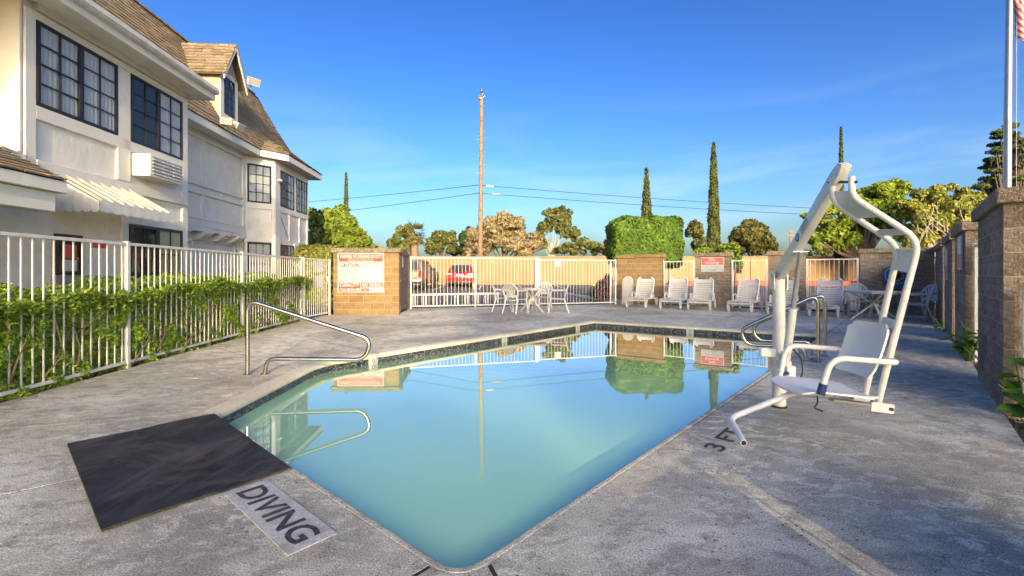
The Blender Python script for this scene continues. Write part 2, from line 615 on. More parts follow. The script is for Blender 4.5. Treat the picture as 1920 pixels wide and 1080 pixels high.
M['stucco_warm'] = mat('cream_stucco', (0.46, 0.39, 0.29), 0.9, var=0.06, scale=2.0, bump=1.0, bscale=7, dirt=(0.44, 0.37, 0.28), dscale=2.4)
M['stucco_sunned'] = mat('sunned_cream_stucco', (0.80, 0.72, 0.60), 0.9, var=0.06, scale=2.0, bump=1.0, bscale=7, dirt=(0.64, 0.55, 0.43), dscale=2.4)  # cream stucco lightened to stand in for sun on the lower wall
M['trim'] = mat('white_trim', (0.74, 0.715, 0.66), 0.7, var=0.05, scale=3, bump=0.3, bscale=30, dirt=(0.62, 0.585, 0.52), dscale=3)
M['bronze'] = mat('bronze_frame', (0.035, 0.028, 0.024), 0.4, 0.4)
M['curtain'] = mat('pale_curtain', (0.46, 0.475, 0.48), 0.85, var=0.06, scale=2)
M['curtain_tan'] = mat('tan_curtain', (0.46, 0.40, 0.25), 0.85, var=0.08, scale=2)
M['dark_room'] = mat('dark_room', (0.03, 0.032, 0.038), 0.9)
M['shingle'] = mat('roof_shingle', (0.25, 0.19, 0.12), 0.95, var=0.22, scale=4, bump=0.5, bscale=90, island=0.22, obj_var=0.22)
M['shingle_base'] = mat('roof_felt', (0.10, 0.075, 0.04), 0.95)
M['grille'] = mat('grey_grille', (0.30, 0.31, 0.33), 0.5, 0.3)
M['sign_white'] = mat('sign_white', (0.50, 0.49, 0.46), 0.45, var=0.03)
M['sign_red'] = mat('sign_red', (0.60, 0.045, 0.045), 0.45, var=0.08)
M['sign_pink'] = mat('sign_faded_red', (0.50, 0.11, 0.10), 0.5, var=0.08)
M['sign_ink'] = mat('sign_ink', (0.03, 0.03, 0.035), 0.5)
M['sign_pale'] = mat('sign_pale_grey', (0.44, 0.445, 0.45), 0.5)
M['door_wood'] = mat('purple_brown_door', (0.13, 0.085, 0.09), 0.75, var=0.2, scale=5)
M['pole_wood'] = mat('pole_wood', (0.26, 0.165, 0.10), 0.9, var=0.25, scale=3, bump=0.6, bscale=20)
M['bark'] = mat('bark', (0.13, 0.095, 0.065), 0.95, var=0.3, scale=4, bump=0.8, bscale=14)
M['bark_pale'] = mat('pale_bark', (0.36, 0.31, 0.25), 0.9, var=0.2, scale=4)
M['aluminium'] = mat('aluminium', (0.42, 0.41, 0.40), 0.42, 0.9)
M['wire'] = mat('wire', (0.05, 0.05, 0.055), 0.6)
M['car_red'] = mat('red_car_paint', (0.50, 0.018, 0.02), 0.22, 0.1, var=0.03)
M['car_tan'] = mat('tan_car_paint', (0.25, 0.175, 0.115), 0.35, 0.3, var=0.05)
M['car_glass'] = mat('car_glass', (0.05, 0.055, 0.06), 0.08, var=0.05)
M['tyre'] = mat('tyre', (0.025, 0.025, 0.025), 0.85)
M['rim'] = mat('rim', (0.45, 0.45, 0.45), 0.35, 0.8)
M['tail'] = mat('tail_light', (0.45, 0.015, 0.015), 0.25)
M['yellow'] = mat('yellow_paint', (0.70, 0.46, 0.03), 0.6)
M['red_kerb'] = mat('red_kerb_paint', (0.50, 0.07, 0.035), 0.7, var=0.15, scale=3)
M['kerb'] = mat('pale_kerb', (0.55, 0.53, 0.48), 0.85, var=0.1)
M['tile'] = None
def tile_mat():
    m, nt, n, l, bs = new_mat('waterline_tile')
    t = n.new('ShaderNodeTexCoord').outputs['Object']
    vo = n.new('ShaderNodeTexVoronoi')
    vo.inputs['Scale'].default_value = 60
    l.new(t, vo.inputs['Vector'])
    sx = n.new('ShaderNodeSeparateColor')
    l.new(vo.outputs['Color'], sx.inputs[0])
    c = nramp(n, l, sx.outputs[0], [(0.35, (0.014, 0.016, 0.022)), (0.65, (0.05, 0.054, 0.068)), (0.95, (0.22, 0.22, 0.235))])
    l.new(c, bs.inputs['Base Color'])
    bs.inputs['Roughness'].default_value = 0.3
    return m
M['tile'] = tile_mat()
M['mat_rubber'] = rubber_mat()
L = {}
L['hedge'] = leaf_mat('hedge_leaf', (0.075, 0.18, 0.015), (0.38, 0.48, 0.06))
L['bright'] = leaf_mat('bright_green_leaf', (0.12, 0.20, 0.02), (0.36, 0.42, 0.055))
L['clipped'] = leaf_mat('clipped_leaf', (0.061, 0.149, 0.016), (0.216, 0.324, 0.047))
L['olive'] = leaf_mat('olive_leaf', (0.098, 0.119, 0.035), (0.224, 0.231, 0.070))
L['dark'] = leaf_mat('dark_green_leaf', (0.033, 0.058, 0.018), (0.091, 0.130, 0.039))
L['tan'] = leaf_mat('dry_tan_leaf', (0.24, 0.19, 0.095), (0.50, 0.41, 0.24))
L['cypress'] = leaf_mat('cypress_leaf', (0.069, 0.090, 0.022), (0.175, 0.188, 0.050))
L['conifer'] = leaf_mat('conifer_leaf', (0.085, 0.091, 0.019), (0.221, 0.202, 0.058))
L['yellowgreen'] = leaf_mat('yellow_green_leaf', (0.15, 0.19, 0.03), (0.40, 0.39, 0.09))
L['cedar'] = leaf_mat('cedar_leaf', (0.049, 0.077, 0.031), (0.154, 0.182, 0.063))
L['purple'] = leaf_mat('purple_leaf', (0.045, 0.015, 0.018), (0.09, 0.03, 0.03))
L['pink'] = leaf_mat('pink_flower', (0.30, 0.035, 0.05), (0.42, 0.14, 0.16))
L['palm'] = leaf_mat('palm_leaf', (0.18, 0.17, 0.05), (0.34, 0.29, 0.10))
L['lush'] = leaf_mat('lush_leaf', (0.035, 0.12, 0.018), (0.10, 0.22, 0.03))
# ------------------------------------------------------------------ ground and parking lot
def lot_z(y):
    return -0.03 if y < 17.2 else -0.03 + min(y - 17.2, 30) * 0.0145

def sheet(name, xs, ys, zf, m, skip=None, kind='structure', parent=None):
    mb = MB()
    for i in range(len(xs) - 1):
        for j in range(len(ys) - 1):
            if skip and skip(i, j): continue
            mb.poly([(xs[i], ys[j], zf(ys[j])), (xs[i + 1], ys[j], zf(ys[j])), (xs[i + 1], ys[j + 1], zf(ys[j + 1])), (xs[i], ys[j + 1], zf(ys[j + 1]))])
    o = mb.build(name, m, parent, recalc=False)
    if kind: o['kind'] = kind
    return o

ground = sheet('ground', [-900, -2.9, 6.3, 900], [-400, 1.4, 11.5, 17.2, 47.2, 1200], lambda y: lot_z(y) - 0.09, M['soil'], lambda i, j: i == 1 and j == 1)
lot = sheet('parking_lot', [-32, 48], [15.0, 17.2, 37.5], lot_z, M['asphalt'])
def lot_line(x0, y0, x1, y1, w=0.1):
    d = Vector((x1 - x0, y1 - y0, 0)).normalized()
    n_ = Vector((-d.y, d.x, 0)) * w / 2
    a, b = Vector((x0, y0, lot_z(y0) + 0.005)), Vector((x1, y1, lot_z(y1) + 0.005))
    MB().poly([a - n_, b - n_, b + n_, a + n_][::-1]).build('painted_line', M['road_paint'], lot)
for x in (-7.6, -4.9, -2.1, 0.7, 3.5, 6.3, 9.1, 11.9):
    lot_line(x, 28.5, x - 0.2, 35.4)

# ------------------------------------------------------------------ pool and deck
pA, pK, pN, pM, pL = (-2.455, 3.75), (-0.204, 1.766), (5.87, 8.60), (2.015, 11.09), (-2.507, 5.94)
def line_x(p, d, q, e):
    den = d[0] * e[1] - d[1] * e[0]
    t = ((q[0] - p[0]) * e[1] - (q[1] - p[1]) * e[0]) / den
    return (p[0] + d[0] * t, p[1] + d[1] * t)

def offset(poly, dist):
    """push every edge i (poly[i] -> poly[i+1], counter-clockwise) outward by dist[i]"""
    n = len(poly)
    ls = []
    for i in range(n):
        a, b = poly[i], poly[(i + 1) % n]
        d = (b[0] - a[0], b[1] - a[1])
        k = math.hypot(*d)
        nn = (d[1] / k, -d[0] / k)
        ls.append(((a[0] + nn[0] * dist[i], a[1] + nn[1] * dist[i]), d))
    return [line_x(*ls[i - 1], *ls[i]) for i in range(n)]

def rounded(poly, radii):
    out = []
    n = len(poly)
    for i in range(n):
        a, b, c = (Vector(poly[i - 1]), Vector(poly[i]), Vector(poly[(i + 1) % n]))
        r = radii[i]
        if r == 0:
            out.append(tuple(b))
            continue
        p0, p2 = b + (a - b).normalized() * r, b + (c - b).normalized() * r
        for k in range(6):
            t = k / 5
            out.append(tuple(p0 * (1 - t) ** 2 + b * 2 * t * (1 - t) + p2 * t * t))
    return out

pool5 = [pA, pK, pN, pM, pL]
pool = rounded(pool5, [0, 0.13, 0, 0, 0.35])         # A, K x6, N, M, L x6
NP = len(pool)
CW = [0.035] * 7 + [0.15] * (NP - 7)                   # width of the coping on each edge
WATER_Z = -0.135
basin = MB()
for i in range(NP):
    a, b = pool[i], pool[(i + 1) % NP]
    basin.poly([(*a, -0.26), (*b, -0.26), (*b, -0.85), (*a, -0.85)])
basin.poly([(*p, -0.85) for p in pool])
basin = basin.build('pool_basin', M['plaster'], recalc=False)
basin['kind'] = 'structure'
band = MB()
for i in range(NP):
    a, b = pool[i], pool[(i + 1) % NP]
    band.poly([(*a, -0.05), (*b, -0.05), (*b, -0.26), (*a, -0.26)])
band = band.build('tile_band', M['tile'], basin, recalc=False)
wt = MB().poly([(*p, WATER_Z) for p in pool]).build('pool_water', M['water'], recalc=False)
wt['kind'] = 'structure'
# steps in the cut corner of the basin
for k in range(3):
    q = [Vector((*pL, 0)), Vector((*pA, 0)), Vector((-0.6, 4.4, 0))]
    inn = Vector((0.85, 0.1, 0)) * (0.55 + 0.35 * k)
    a, b = Vector((-2.45, 4.0, 0)), Vector((-2.49, 5.8, 0))
    z1 = -0.34 - 0.17 * k
    MB().prism([(a.x, a.y, z1 - 0.17), (a.x + inn.x, a.y + 0.15, z1 - 0.17), (b.x + inn.x, b.y + 0.3, z1 - 0.17), (b.x, b.y, z1 - 0.17)], (0, 0, 0.17)).build('step', M['plaster'], basin)
for px, py in ((925, 634), (1075, 613.5), (1297, 619), (683, 673)):
    g = G(px, py, -0.09)
    best = None
    for i in range(NP):
        a, b = Vector(pool[i]), Vector(pool[(i + 1) % NP])
        d = b - a
        t = max(0, min(1, (g.to_2d() - a).dot(d) / d.length_squared))
        q = a + d * t
        if best is None or (q - g.to_2d()).length < best[0]: best = ((q - g.to_2d()).length, q, d.normalized())
    q, d = best[1], best[2]
    inw = Vector((-d.y, d.x))
    c3 = Vector((q.x, q.y, -0.095)) + Vector((*inw, 0)) * 0.004
    dd = Vector((*d, 0))
    tl = MB().prism([c3 - dd * 0.075 + Vector((0, 0, -0.045)), c3 + dd * 0.075 + Vector((0, 0, -0.045)), c3 + dd * 0.075 + Vector((0, 0, 0.04)), c3 - dd * 0.075 + Vector((0, 0, 0.04))], Vector((*inw, 0)) * 0.006).build('depth_tile', M['sign_white'], basin)
    text('O', M['sign_ink'], tl, c3 + Vector((*inw, 0)) * 0.006, -dd, (0, 0, 1), 0.05, 0.06)

R0, U, VI = Vector((4.07, 3.77)), Vector((0.654, 0.757)), Vector((-0.757, 0.654))
CC, W = Vector((11.5, 12.3)), Vector((-0.802, 0.597))
def rp(s): return tuple(R0 + U * s)
def fx(y): return -4.3 - 0.078 * y
outer = offset(pool, CW)
oA, oN, oM = outer[0], outer[7], outer[8]
oK = outer[1:7]
oL = outer[9:15]
kn0, knd, knn = Vector((-0.078, 1.908)), Vector((0.667, 0.745)), Vector((0.745, -0.667))
def kn(p, w=0.035): return tuple(kn0 + knd * p + knn * w)
akd = (Vector(pK) - Vector(pA)).normalized()
akn = Vector((akd.y, -akd.x))
def ak(p, w=0.035): return tuple(Vector(pA) + akd * p + akn * w)
mnd = (Vector(pM) - Vector(pN)).normalized()
mnn = Vector((mnd.y, -mnd.x))
mld = (Vector(pL) - Vector(pM)).normalized()
mln = Vector((mld.y, -mld.x))
J7 = tuple(Vector(pN) + mnd * 2.2 + mnn * 0.15)
J9 = tuple(Vector(pM) + mld * 3.3 + mln * 0.15)
slabs = [
    [oA] + [oL[5]] + [(fx(7.3), 7.3), (fx(3.15), 3.15)][:2],
    [oA, (fx(3.15), 3.15), (fx(0.9), 0.9), ak(0.86)],
    [ak(0.86), (fx(0.9), 0.9), (-4.11, -2.38), oK[0]],
    oK + [rp(-5.17), rp(-9.5), (-4.11, -2.38)],
    [oK[5], kn(4.96), kn(4.96, 1.85), rp(-5.17)],
    [kn(4.96), kn(7.6), kn(7.6, 1.85), kn(4.96, 1.85)],
    [kn(7.6), oN, (10.07, 13.36), (CC.x, CC.y), kn(7.6, 1.85)],
    [oN, J7, (7.95, 14.94), (10.07, 13.36)],
    [J7, oM, (6.19, 16.25), (7.95, 14.94)],
    [oM, J9, (-3.25, 12.8), (-3.38, 15.0), (3.9, 17.1), (4.11, 17.8), (6.19, 16.25)],
    [J9] + oL + [(fx(7.3), 7.3), (fx(12.8), 12.8), (-3.25, 12.8)],
]
slabs[0] = [oA, oL[5], (fx(7.3), 7.3), (fx(3.15), 3.15)]
deck = MB()
def area2(p): return sum(p[i][0] * p[(i + 1) % len(p)][1] - p[(i + 1) % len(p)][0] * p[i][1] for i in range(len(p)))
for s_ in slabs:
    q = s_ if area2(s_) > 0 else s_[::-1]
    deck.poly([(x, y, -0.0025) for x, y in q])
deck = deck.build('pool_deck', M['joint'], recalc=False)
deck['kind'] = 'structure'
for k, s_ in enumerate(slabs):
    q = s_ if area2(s_) > 0 else s_[::-1]
    g_ = 0.012 if k in (3,) else 0.008
    q = offset(q, [-g_] * len(q))
    MB().prism([(x, y, -0.11) for x, y in q], (0, 0, 0.11)).build('concrete_slab', M['deck'], deck)
# coping: a rounded lip round the water
prof = [(1.25, -0.10), (1.25, -0.0012), (1.0, -0.0012), (0.99, 0.0), (0.93, 0.006), (0.60, 0.010), (0.25, 0.006), (0.02, -0.004), (-0.14, -0.018), (-0.19, -0.036), (-0.14, -0.05), (0.0, -0.056)]
rings = []
for q, z in prof:
    rings.append([(x, y, z * 0.15 if (z > 0 and i <= 7) else z) for i, (x, y) in enumerate(offset(pool, [w * q for w in CW]))])
def coping(i0, i1, m):
    """pool vertices i0..i1 as one piece"""
    mb = MB()
    idx = list(range(i0, i1 + 1))
    for a, b in zip(idx[:-1], idx[1:]):
        for k in range(len(prof) - 1):
            mb.poly([rings[k][a % NP], rings[k][b % NP], rings[k + 1][b % NP], rings[k + 1][a % NP]])
    mb.build('coping', m, deck, smooth=True, recalc=False, ang=60)
coping(0, 1, M['deck']); coping(1, 6, M['deck']); coping(6, 7, M['deck'])
coping(7, 8, M['coping']); coping(8, 9, M['coping']); coping(9, 14, M['coping']); coping(14, 15, M['coping'])

# painted words on the deck
def marking(c, xd, yd, w, h, body, tw, th, plate=True):
    c, xd, yd = Vector(c), Vector(xd).normalized(), Vector(yd).normalized()
    pl = deck
    if plate:
        pl = MB().prism([c - xd * w / 2 - yd * h / 2, c + xd * w / 2 - yd * h / 2, c + xd * w / 2 + yd * h / 2, c - xd * w / 2 + yd * h / 2], (0, 0, 0.003)).build('painted_plate', M['mark_white'], deck)
    text(body, M['mark_black'], pl, c + Vector((0, 0, 0.0035 if plate else 0.0005)), xd, yd, tw, th, name='painted_lettering', off=0.022)
ax3, an3 = Vector((*akd, 0)), Vector((*-akn, 0))
marking((-1.155, 2.225, 0.001), ax3, an3, 0.80, 0.215, 'DIVING', 0.70, 0.135)
k3, n3 = Vector((*knd, 0)), Vector((*-knn, 0))
marking((1.50, 3.21, 0.0), k3, n3, 0.5, 0.2, '3 FT', 0.52, 0.13, plate=False)
marking((*kn(7.05, 0.62), 0.001), k3, n3, 0.85, 0.22, 'NO DIVING', 0.76, 0.13)
marking((*kn(5.85, 0.30), 0.001), k3, n3, 0.42, 0.20, '3 FT', 0.34, 0.13)
# small round lid let into the deck
g = G(370, 707)
MB().lathe([(0.0, 0.001), (0.085, 0.001), (0.085, 0.004), (0.0, 0.004)], (g.x, g.y, 0.0), 20).build('deck_lid', M['deck'], deck)

# rubber mat
mp4 = [G(126, 835), G(190, 1001), G(546, 881), G(402, 780)]
rm = MB()
n_ = 14
rows = []
for i in range(n_ + 1):
    rr = []
    for j in range(n_ + 1):
        a = mp4[0].lerp(mp4[3], j / n_)
        b = mp4[1].lerp(mp4[2], j / n_)
        p = a.lerp(b, i / n_)
        p.z = 0.012 + 0.004 * math.sin(3.1 * p.x + 1.7) * math.sin(2.7 * p.y) + 0.0015 * math.sin(9 * p.x + 5 * p.y)
        cu_ = max(abs(i / n_ - 0.5), abs(j / n_ - 0.5)) * 2
        p.z += 0.010 * max(0, (cu_ - 0.8) / 0.2) ** 2 * (1 if (i > n_ / 2) != (j > n_ / 2) else 0.3)
        rr.append(p)
    rows.append(rr)
rm.plate(rows, -0.010)
tag(rm.build('rubber_mat', M['mat_rubber'], smooth=True, ang=50), 'black rubber mat lying on the deck at the edge of the pool', 'mat')

# dark gravel at the foot of the right-hand wall
gv = MB()
a, b = Vector(rp(-5.0)), Vector(rp(8.2))
o_ = -VI * 0.75
gv.poly([(a.x, a.y, -0.05), (a.x + o_.x, a.y + o_.y, -0.05), (b.x + o_.x, b.y + o_.y, -0.05), (b.x, b.y, -0.05)][::1])
for k in range(2600):
    s_ = random.uniform(-2.2, 3.2)
    p = R0 + U * s_ - VI * random.uniform(0.02, 0.6)
    r_ = random.uniform(0.008, 0.022)
    c = Vector((p.x, p.y, -0.045 + r_ * 0.5))
    q = [c + Vector((random.uniform(.6, 1) * r_ * x, random.uniform(.6, 1) * r_ * y, random.uniform(.4, .8) * r_ * z)) for x, y, z in ((1, 0, 0), (-.5, .87, 0), (-.5, -.87, 0), (0, 0, 1.2))]
    gv.add(q, [(0, 1, 3), (1, 2, 3), (2, 0, 3)])
gv = gv.build('gravel', M['gravel'], recalc=False)
gv['kind'] = 'stuff'

# ------------------------------------------------------------------ block walls
BLK = {}
def block_mesh(l, th, m, rough):
    key = (round(l, 2), round(th, 2), m.name, rough)
    if key not in BLK:
        BLK[key] = []
        for v in range(5):
            nx, nz, h = (4 if l > 0.25 else 2), 2, 0.191
            mb = MB()
            fr = [[(l * i / nx, (random.uniform(-0.004, 0.008) if 0 < i < nx and 0 < j < nz else random.uniform(-0.003, 0.001)) * rough, h * j / nz) for i in range(nx + 1)] for j in range(nz + 1)]
            bk = [[(p[0], -th, p[2]) for p in r] for r in fr]
            N = (nx + 1) * (nz + 1)
            vs = [p for r in fr for p in r] + [p for r in bk for p in r]
            ix = lambda i, j: j * (nx + 1) + i
            fs = [(ix(i, j), ix(i, j + 1), ix(i + 1, j + 1), ix(i + 1, j)) for i in range(nx) for j in range(nz)]
            fs.append((N + ix(0, 0), N + ix(nx, 0), N + ix(nx, nz), N + ix(0, nz)))
            bot = [ix(i, 0) for i in range(nx + 1)]
            top = [ix(i, nz) for i in range(nx + 1)]
            fs.append(tuple(bot + [N + ix(nx, 0), N + ix(0, 0)]))
            fs.append(tuple(top[::-1] + [N + ix(0, nz), N + ix(nx, nz)]))
            lf = [ix(0, j) for j in range(nz + 1)]
            rt = [ix(nx, j) for j in range(nz + 1)]
            fs.append(tuple(lf[::-1] + [N + ix(0, 0), N + ix(0, nz)]))
            fs.append(tuple(rt + [N + ix(nx, nz), N + ix(nx, 0)]))
            mb.add(vs, fs)
            BLK[key].append(mb.mesh('block', m))
    return random.choice(BLK[key])

def block_wall(root, p0, p1, th=0.2, courses=9, cap=0.13, over=0.05, m=None, rough=1.0, z0=-0.06, capm=None, cap_len=0.4, seed=0):
    """courses of blocks from p0 to p1; the face lies on the left of that direction"""
    m = m or M['block']
    p0, p1 = Vector(p0).to_2d(), Vector(p1).to_2d()
    d = p1 - p0
    ln = d.length
    F = Matrix.Translation((p0.x, p0.y, z0)) @ Matrix.Rotation(math.atan2(d.y, d.x), 4, 'Z')
    inv = wmat(root).inverted()
    def place(me, name, x, y, z):
        o = link(name, me, root)
        o.matrix_local = inv @ F @ Matrix.Translation((x, y, z))
        return o
    g = 0.009
    for c in range(courses):
        x = 0.0
        first = 0.2 if (c + seed) % 2 else 0.4
        while x < ln - 0.02:
            l = first if x == 0 else 0.4
            l = min(l, ln - x)
            if ln - x - l < 0.09: l = ln - x
            place(block_mesh(l - g, th, m, rough), 'block', x + g / 2, 0, c * 0.2 + g / 2)
            x += l
    mort = MB().box((0.006, -th + 0.006, 0.0), (ln - 0.006, -0.004, courses * 0.2)).build('mortar', M['mortar'], root)
    mort.matrix_local = inv @ F
    if cap:
        n = max(1, round((ln + 2 * over) / cap_len))
        cl = (ln + 2 * over) / n
        me = MB().box((0.003, -th - over, 0), (cl - 0.003, over, cap)).mesh('cap_stone', capm or m, bevel=0.012)
        for k in range(n):
            place(me, 'cap_stone', -over + k * cl, 0, courses * 0.2 + 0.004)

def wall_thing(label, p0, p1, **kw):
    t = thing('block_wall', label, 'block wall', (p0[0], p0[1], -0.06), 0, 'block walls round the pool')
    block_wall(t, p0, p1, **kw)
    return t

TH = 0.32
wall_thing('rough brown block wall nearest the camera, white gates on both its sides', rp(0), rp(1.75), th=TH, seed=1)
wall_thing('brown block wall between a green climbing plant and a framed sign', rp(3.12), rp(4.85), th=TH)
wall_thing('brown block wall carrying the farther of the two framed signs', rp(5.43), rp(7.43), th=TH, seed=1)
wall_thing('dark brown block wall ending in the corner behind the right patio chairs', rp(8.05), rp(11.2), th=TH)
wall_thing('low block wall added out of view beside the camera to edge the sun streak', rp(-5.0), rp(-4.10), th=TH, courses=3, cap=0.06, over=0.02)  # both low walls are added, unseen, to sharpen the sun streak
wall_thing('low block wall added out of view to bound the right side of the sun streak', rp(-3.68), rp(-2.75), th=TH, courses=3, cap=0.06, over=0.02)
def wp(t): return tuple(CC + W * t)
wall_thing('brown block wall with the blue hose reel hung on it', wp(0.05), wp(1.668), th=0.2)
wall_thing('narrow brown block pier rising behind the white lift post', wp(3.007), wp(4.024), th=0.2, courses=9)
wall_thing('brown block pier bearing the No Diving sign, vine on top', wp(5.13), wp(6.29), th=0.2, seed=1)
wall_thing('sunlit tan block wall behind the arched board and end lounger', wp(7.42), wp(9.21), th=0.2, m=M['block_sunned'], courses=9, seed=1)

enc = thing('pump_enclosure', 'tan block enclosure with the big red and white warning board', 'enclosure', (-4.1, 12.8, 0))
block_wall(enc, (-3.18, 12.8), (-5.03, 12.8), m=M['block_sunned'], courses=9, cap=0.13, over=0.06, capm=M['block'], seed=1)
block_wall(enc, (-3.37, 15.0), (-3.34, 14.6), m=M['block_sunned'], courses=9, cap=0.10, over=0.04, capm=M['block'])
block_wall(enc, (-5.05, 13.02), (-5.05, 14.9), m=M['block_sunned'], courses=9, cap=0.10, over=0.04, capm=M['block'])
block_wall(enc, (-5.05, 15.1), (-3.55, 15.1), m=M['block_sunned'], courses=9, cap=0.10, over=0.04, capm=M['block'])
def dl(t, z): return (-3.20 - 0.14 * t, 13.02 + 1.56 * t, z)
for t0, t1 in ((0.0, 0.495), (0.505, 1.0)):
    d_ = MB()
    a, b = Vector(dl(t0, 0.06)), Vector(dl(t1, 0.06))
    d_.prism([a, b, b + Vector((0, 0, 1.78)), a + Vector((0, 0, 1.78))], (-0.045, 0, 0))
    dd_ = d_.build('door', M['door_wood'], enc, world=True)
    f_ = MB()
    for q0, q1 in (((0.02, 0.08)), ((0.92, 0.98))):
        pass
    m_ = a.lerp(b, 0.5)
    for z in (0.12, 0.9, 1.7):
        f_.beam(a + Vector((0.012, 0.02, z)), b + Vector((0.012, -0.02, z)), 0.03, 0.09)
    f_.build('batten', M['door_wood'], dd_, world=True)
    if t0 > 0:
        MB().tube([Vector(dl(t0 + 0.06, 1.0)) + Vector((0.03, 0, 0)), Vector(dl(t0 + 0.06, 1.14)) + Vector((0.05, 0, 0))], 0.012, 8).build('handle', M['black'], dd_, world=True)

# ------------------------------------------------------------------ fences
PK = {}
def fence(name, label, cat, p0, p1, h, zb=0.075, sp=0.111, posts=(), pw=0.0115, post_w=0.05, group=None, rail=0.034, gap0=0.0, m=None):
    m = m or M['white_metal']
    p0, p1 = Vector((p0[0], p0[1])), Vector((p1[0], p1[1]))
    d = p1 - p0
    ln = d.length
    t = thing(name, label, cat, (p0.x, p0.y, 0), math.atan2(d.y, d.x), group)
    for z in (zb, h - rail / 2):
        MB().box((0, -rail / 2, z - rail / 2), (ln, rail / 2, z + rail / 2)).build('rail', m, t, bevel=0.003)
    key = (round(h, 3), zb, pw)
    if key not in PK:
        PK[key] = MB().box((-pw / 2, -pw / 2, zb + rail / 2), (pw / 2, pw / 2, h - rail)).mesh('picket', m)
    n = int(ln / sp)
    for k in range(1, n):
        x = k * ln / n
        if any(abs(x - q) < post_w * 0.8 for q in posts): continue
        o = link('picket', PK[key], t)
        o.location = (x, 0, 0)
    pk = ('post', round(h, 3), post_w)
    if pk not in PK:
        PK[pk] = MB().box((-post_w / 2, -post_w / 2, 0), (post_w / 2, post_w / 2, h + 0.015)).mesh('post', m, bevel=0.004)
    for q in posts:
        o = link('post', PK[pk], t)
        o.location = (q, 0, 0)
    return t

FG = 'white picket fence round the pool'
fy0 = 0.4
f_len = lambda y: math.hypot(fx(y) - fx(fy0), y - fy0)
lf = fence('picket_fence', 'long white metal picket fence in front of the green hedge', 'fence', (fx(fy0), fy0), (fx(11.2), 11.2), 1.545,
           posts=[f_len(y) for y in (0.45, 3.1, 5.6, 8.35, 11.15)], group=FG)
lg = fence('fence_gate', 'white metal gate between the hedge and the warning board enclosure', 'gate', (fx(11.28), 11.28), (-5.08, 12.72), 1.545, posts=[0.03, 1.40], group=FG, sp=0.1)
for z0, z1, x0 in ((1.20, 1.50, 0.62), (0.78, 1.10, 0.62)):
    MB().box((x0, 0.02, z0), (x0 + 0.42, 0.03, z1)).build('notice_plate', M['sign_pale'], lg)
MB().box((1.30, -0.04, 0.95), (1.38, 0.04, 1.07)).build('lock_box', M['white_metal'], lg)
rf0, rf1 = Vector((-3.36, 15.0)), Vector((3.9, 17.05))
rl = (rf1 - rf0).length
def rpx(px):
    a = ray(px)
    d = rf1 - rf0
    return (a * rf0.y - rf0.x) / (d.x - a * d.y) * rl
s1 = rpx(1004)
rd = (rf1 - rf0).normalized()
pa = rf0 + rd * (s1 - 0.03)
fence('picket_fence', 'white picket fence in front of the parked red car', 'fence', rf0, pa, 1.70, sp=0.122, posts=[0.03, rpx(891)], group=FG, pw=0.010)
gp = thing('gate_post', 'thick pale square gate post behind the patio table', 'post', (pa.x + 0.06, pa.y + 0.02, 0), math.atan2(rd.y, rd.x))
MB().box((-0.06, -0.06, -0.03), (0.06, 0.06, 1.70)).build('shaft', M['white_metal'], gp, bevel=0.005)
MB().box((-0.066, -0.066, 1.70), (0.066, 0.066, 1.715)).build('post_cap', M['white_metal'], gp)
pb = rf0 + rd * (s1 + 0.11)
rg = fence('fence_gate', 'wide white picket gate with a small white plate near its top', 'gate', pb, rf1, 1.66, sp=0.122, posts=[0.03, (rf1 - pb).length - 0.03], group=FG, pw=0.010)
MB().box((0.62, -0.035, 1.40), (0.84, -0.022, 1.64)).build('plate', M['sign_white'], rg)
fence('fence_gate', 'white gate leaf swung open edge-on beside the tan wall', 'gate', (3.70, 17.12), (4.0, 18.35), 1.62, sp=0.1, posts=[0.03, 1.2], group=FG)
fence('picket_fence', 'short white picket fence between the tan wall and the No Diving pier', 'fence', wp(7.40), wp(6.31), 1.60, posts=[0.03, 1.06], group=FG, sp=0.118)
fence('picket_fence', 'short white picket fence behind the lounger beside the lift post', 'fence', wp(5.11), wp(4.04), 1.60, posts=[0.03, 1.04], group=FG, sp=0.118)
fence('picket_fence', 'short white picket fence between lift post pier and hose reel wall', 'fence', wp(2.99), wp(1.69), 1.60, posts=[0.03, 1.27], group=FG, sp=0.118)
def gp2(s, o=0.20): return tuple(R0 + U * s - VI * o)
fence('fence_gate', 'white gate between the two nearest brown walls, seen edge-on', 'gate', gp2(1.80, 0.10), gp2(3.08, 0.10), 1.55, posts=[0.03, 1.25], group=FG)
fence('picket_fence', 'narrow white fence panel between the two framed sign walls', 'fence', gp2(4.87), gp2(5.41), 1.55, posts=[0.03], group=FG)
fence('picket_fence', 'narrow white fence panel before the farthest right block wall', 'fence', gp2(7.45), gp2(8.03), 1.55, posts=[0.03], group=FG)
fence('fence_gate', 'white metal gate cut by the right picture edge by leafy plant', 'gate', gp2(-1.03, 0.12), gp2(-0.05, 0.12), 1.02, posts=[0.03, 0.95], group=FG)
fence('picket_fence', 'narrow white fence panel added out of view to stripe the sun streak', 'fence', gp2(-4.09), gp2(-3.69), 0.66, sp=0.12, posts=[0.02], group=FG)  # added unseen so its pickets stripe the sun streak
# ------------------------------------------------------------------ the motel on the left
# local frame: x = out of the wall towards the pool, y = along the wall away from the camera, z up
hotel = thing('motel_building', 'white half-timbered motel wing with brown shingle roof behind the fence', 'building', (-6.6, 0, 0), math.atan2(0.065, 0.998))
def hb(name, lo, hi, m='stucco', parent=None, bevel=0.0):
    return MB().box(lo, hi).build(name, M[m], parent or hotel, bevel=bevel)

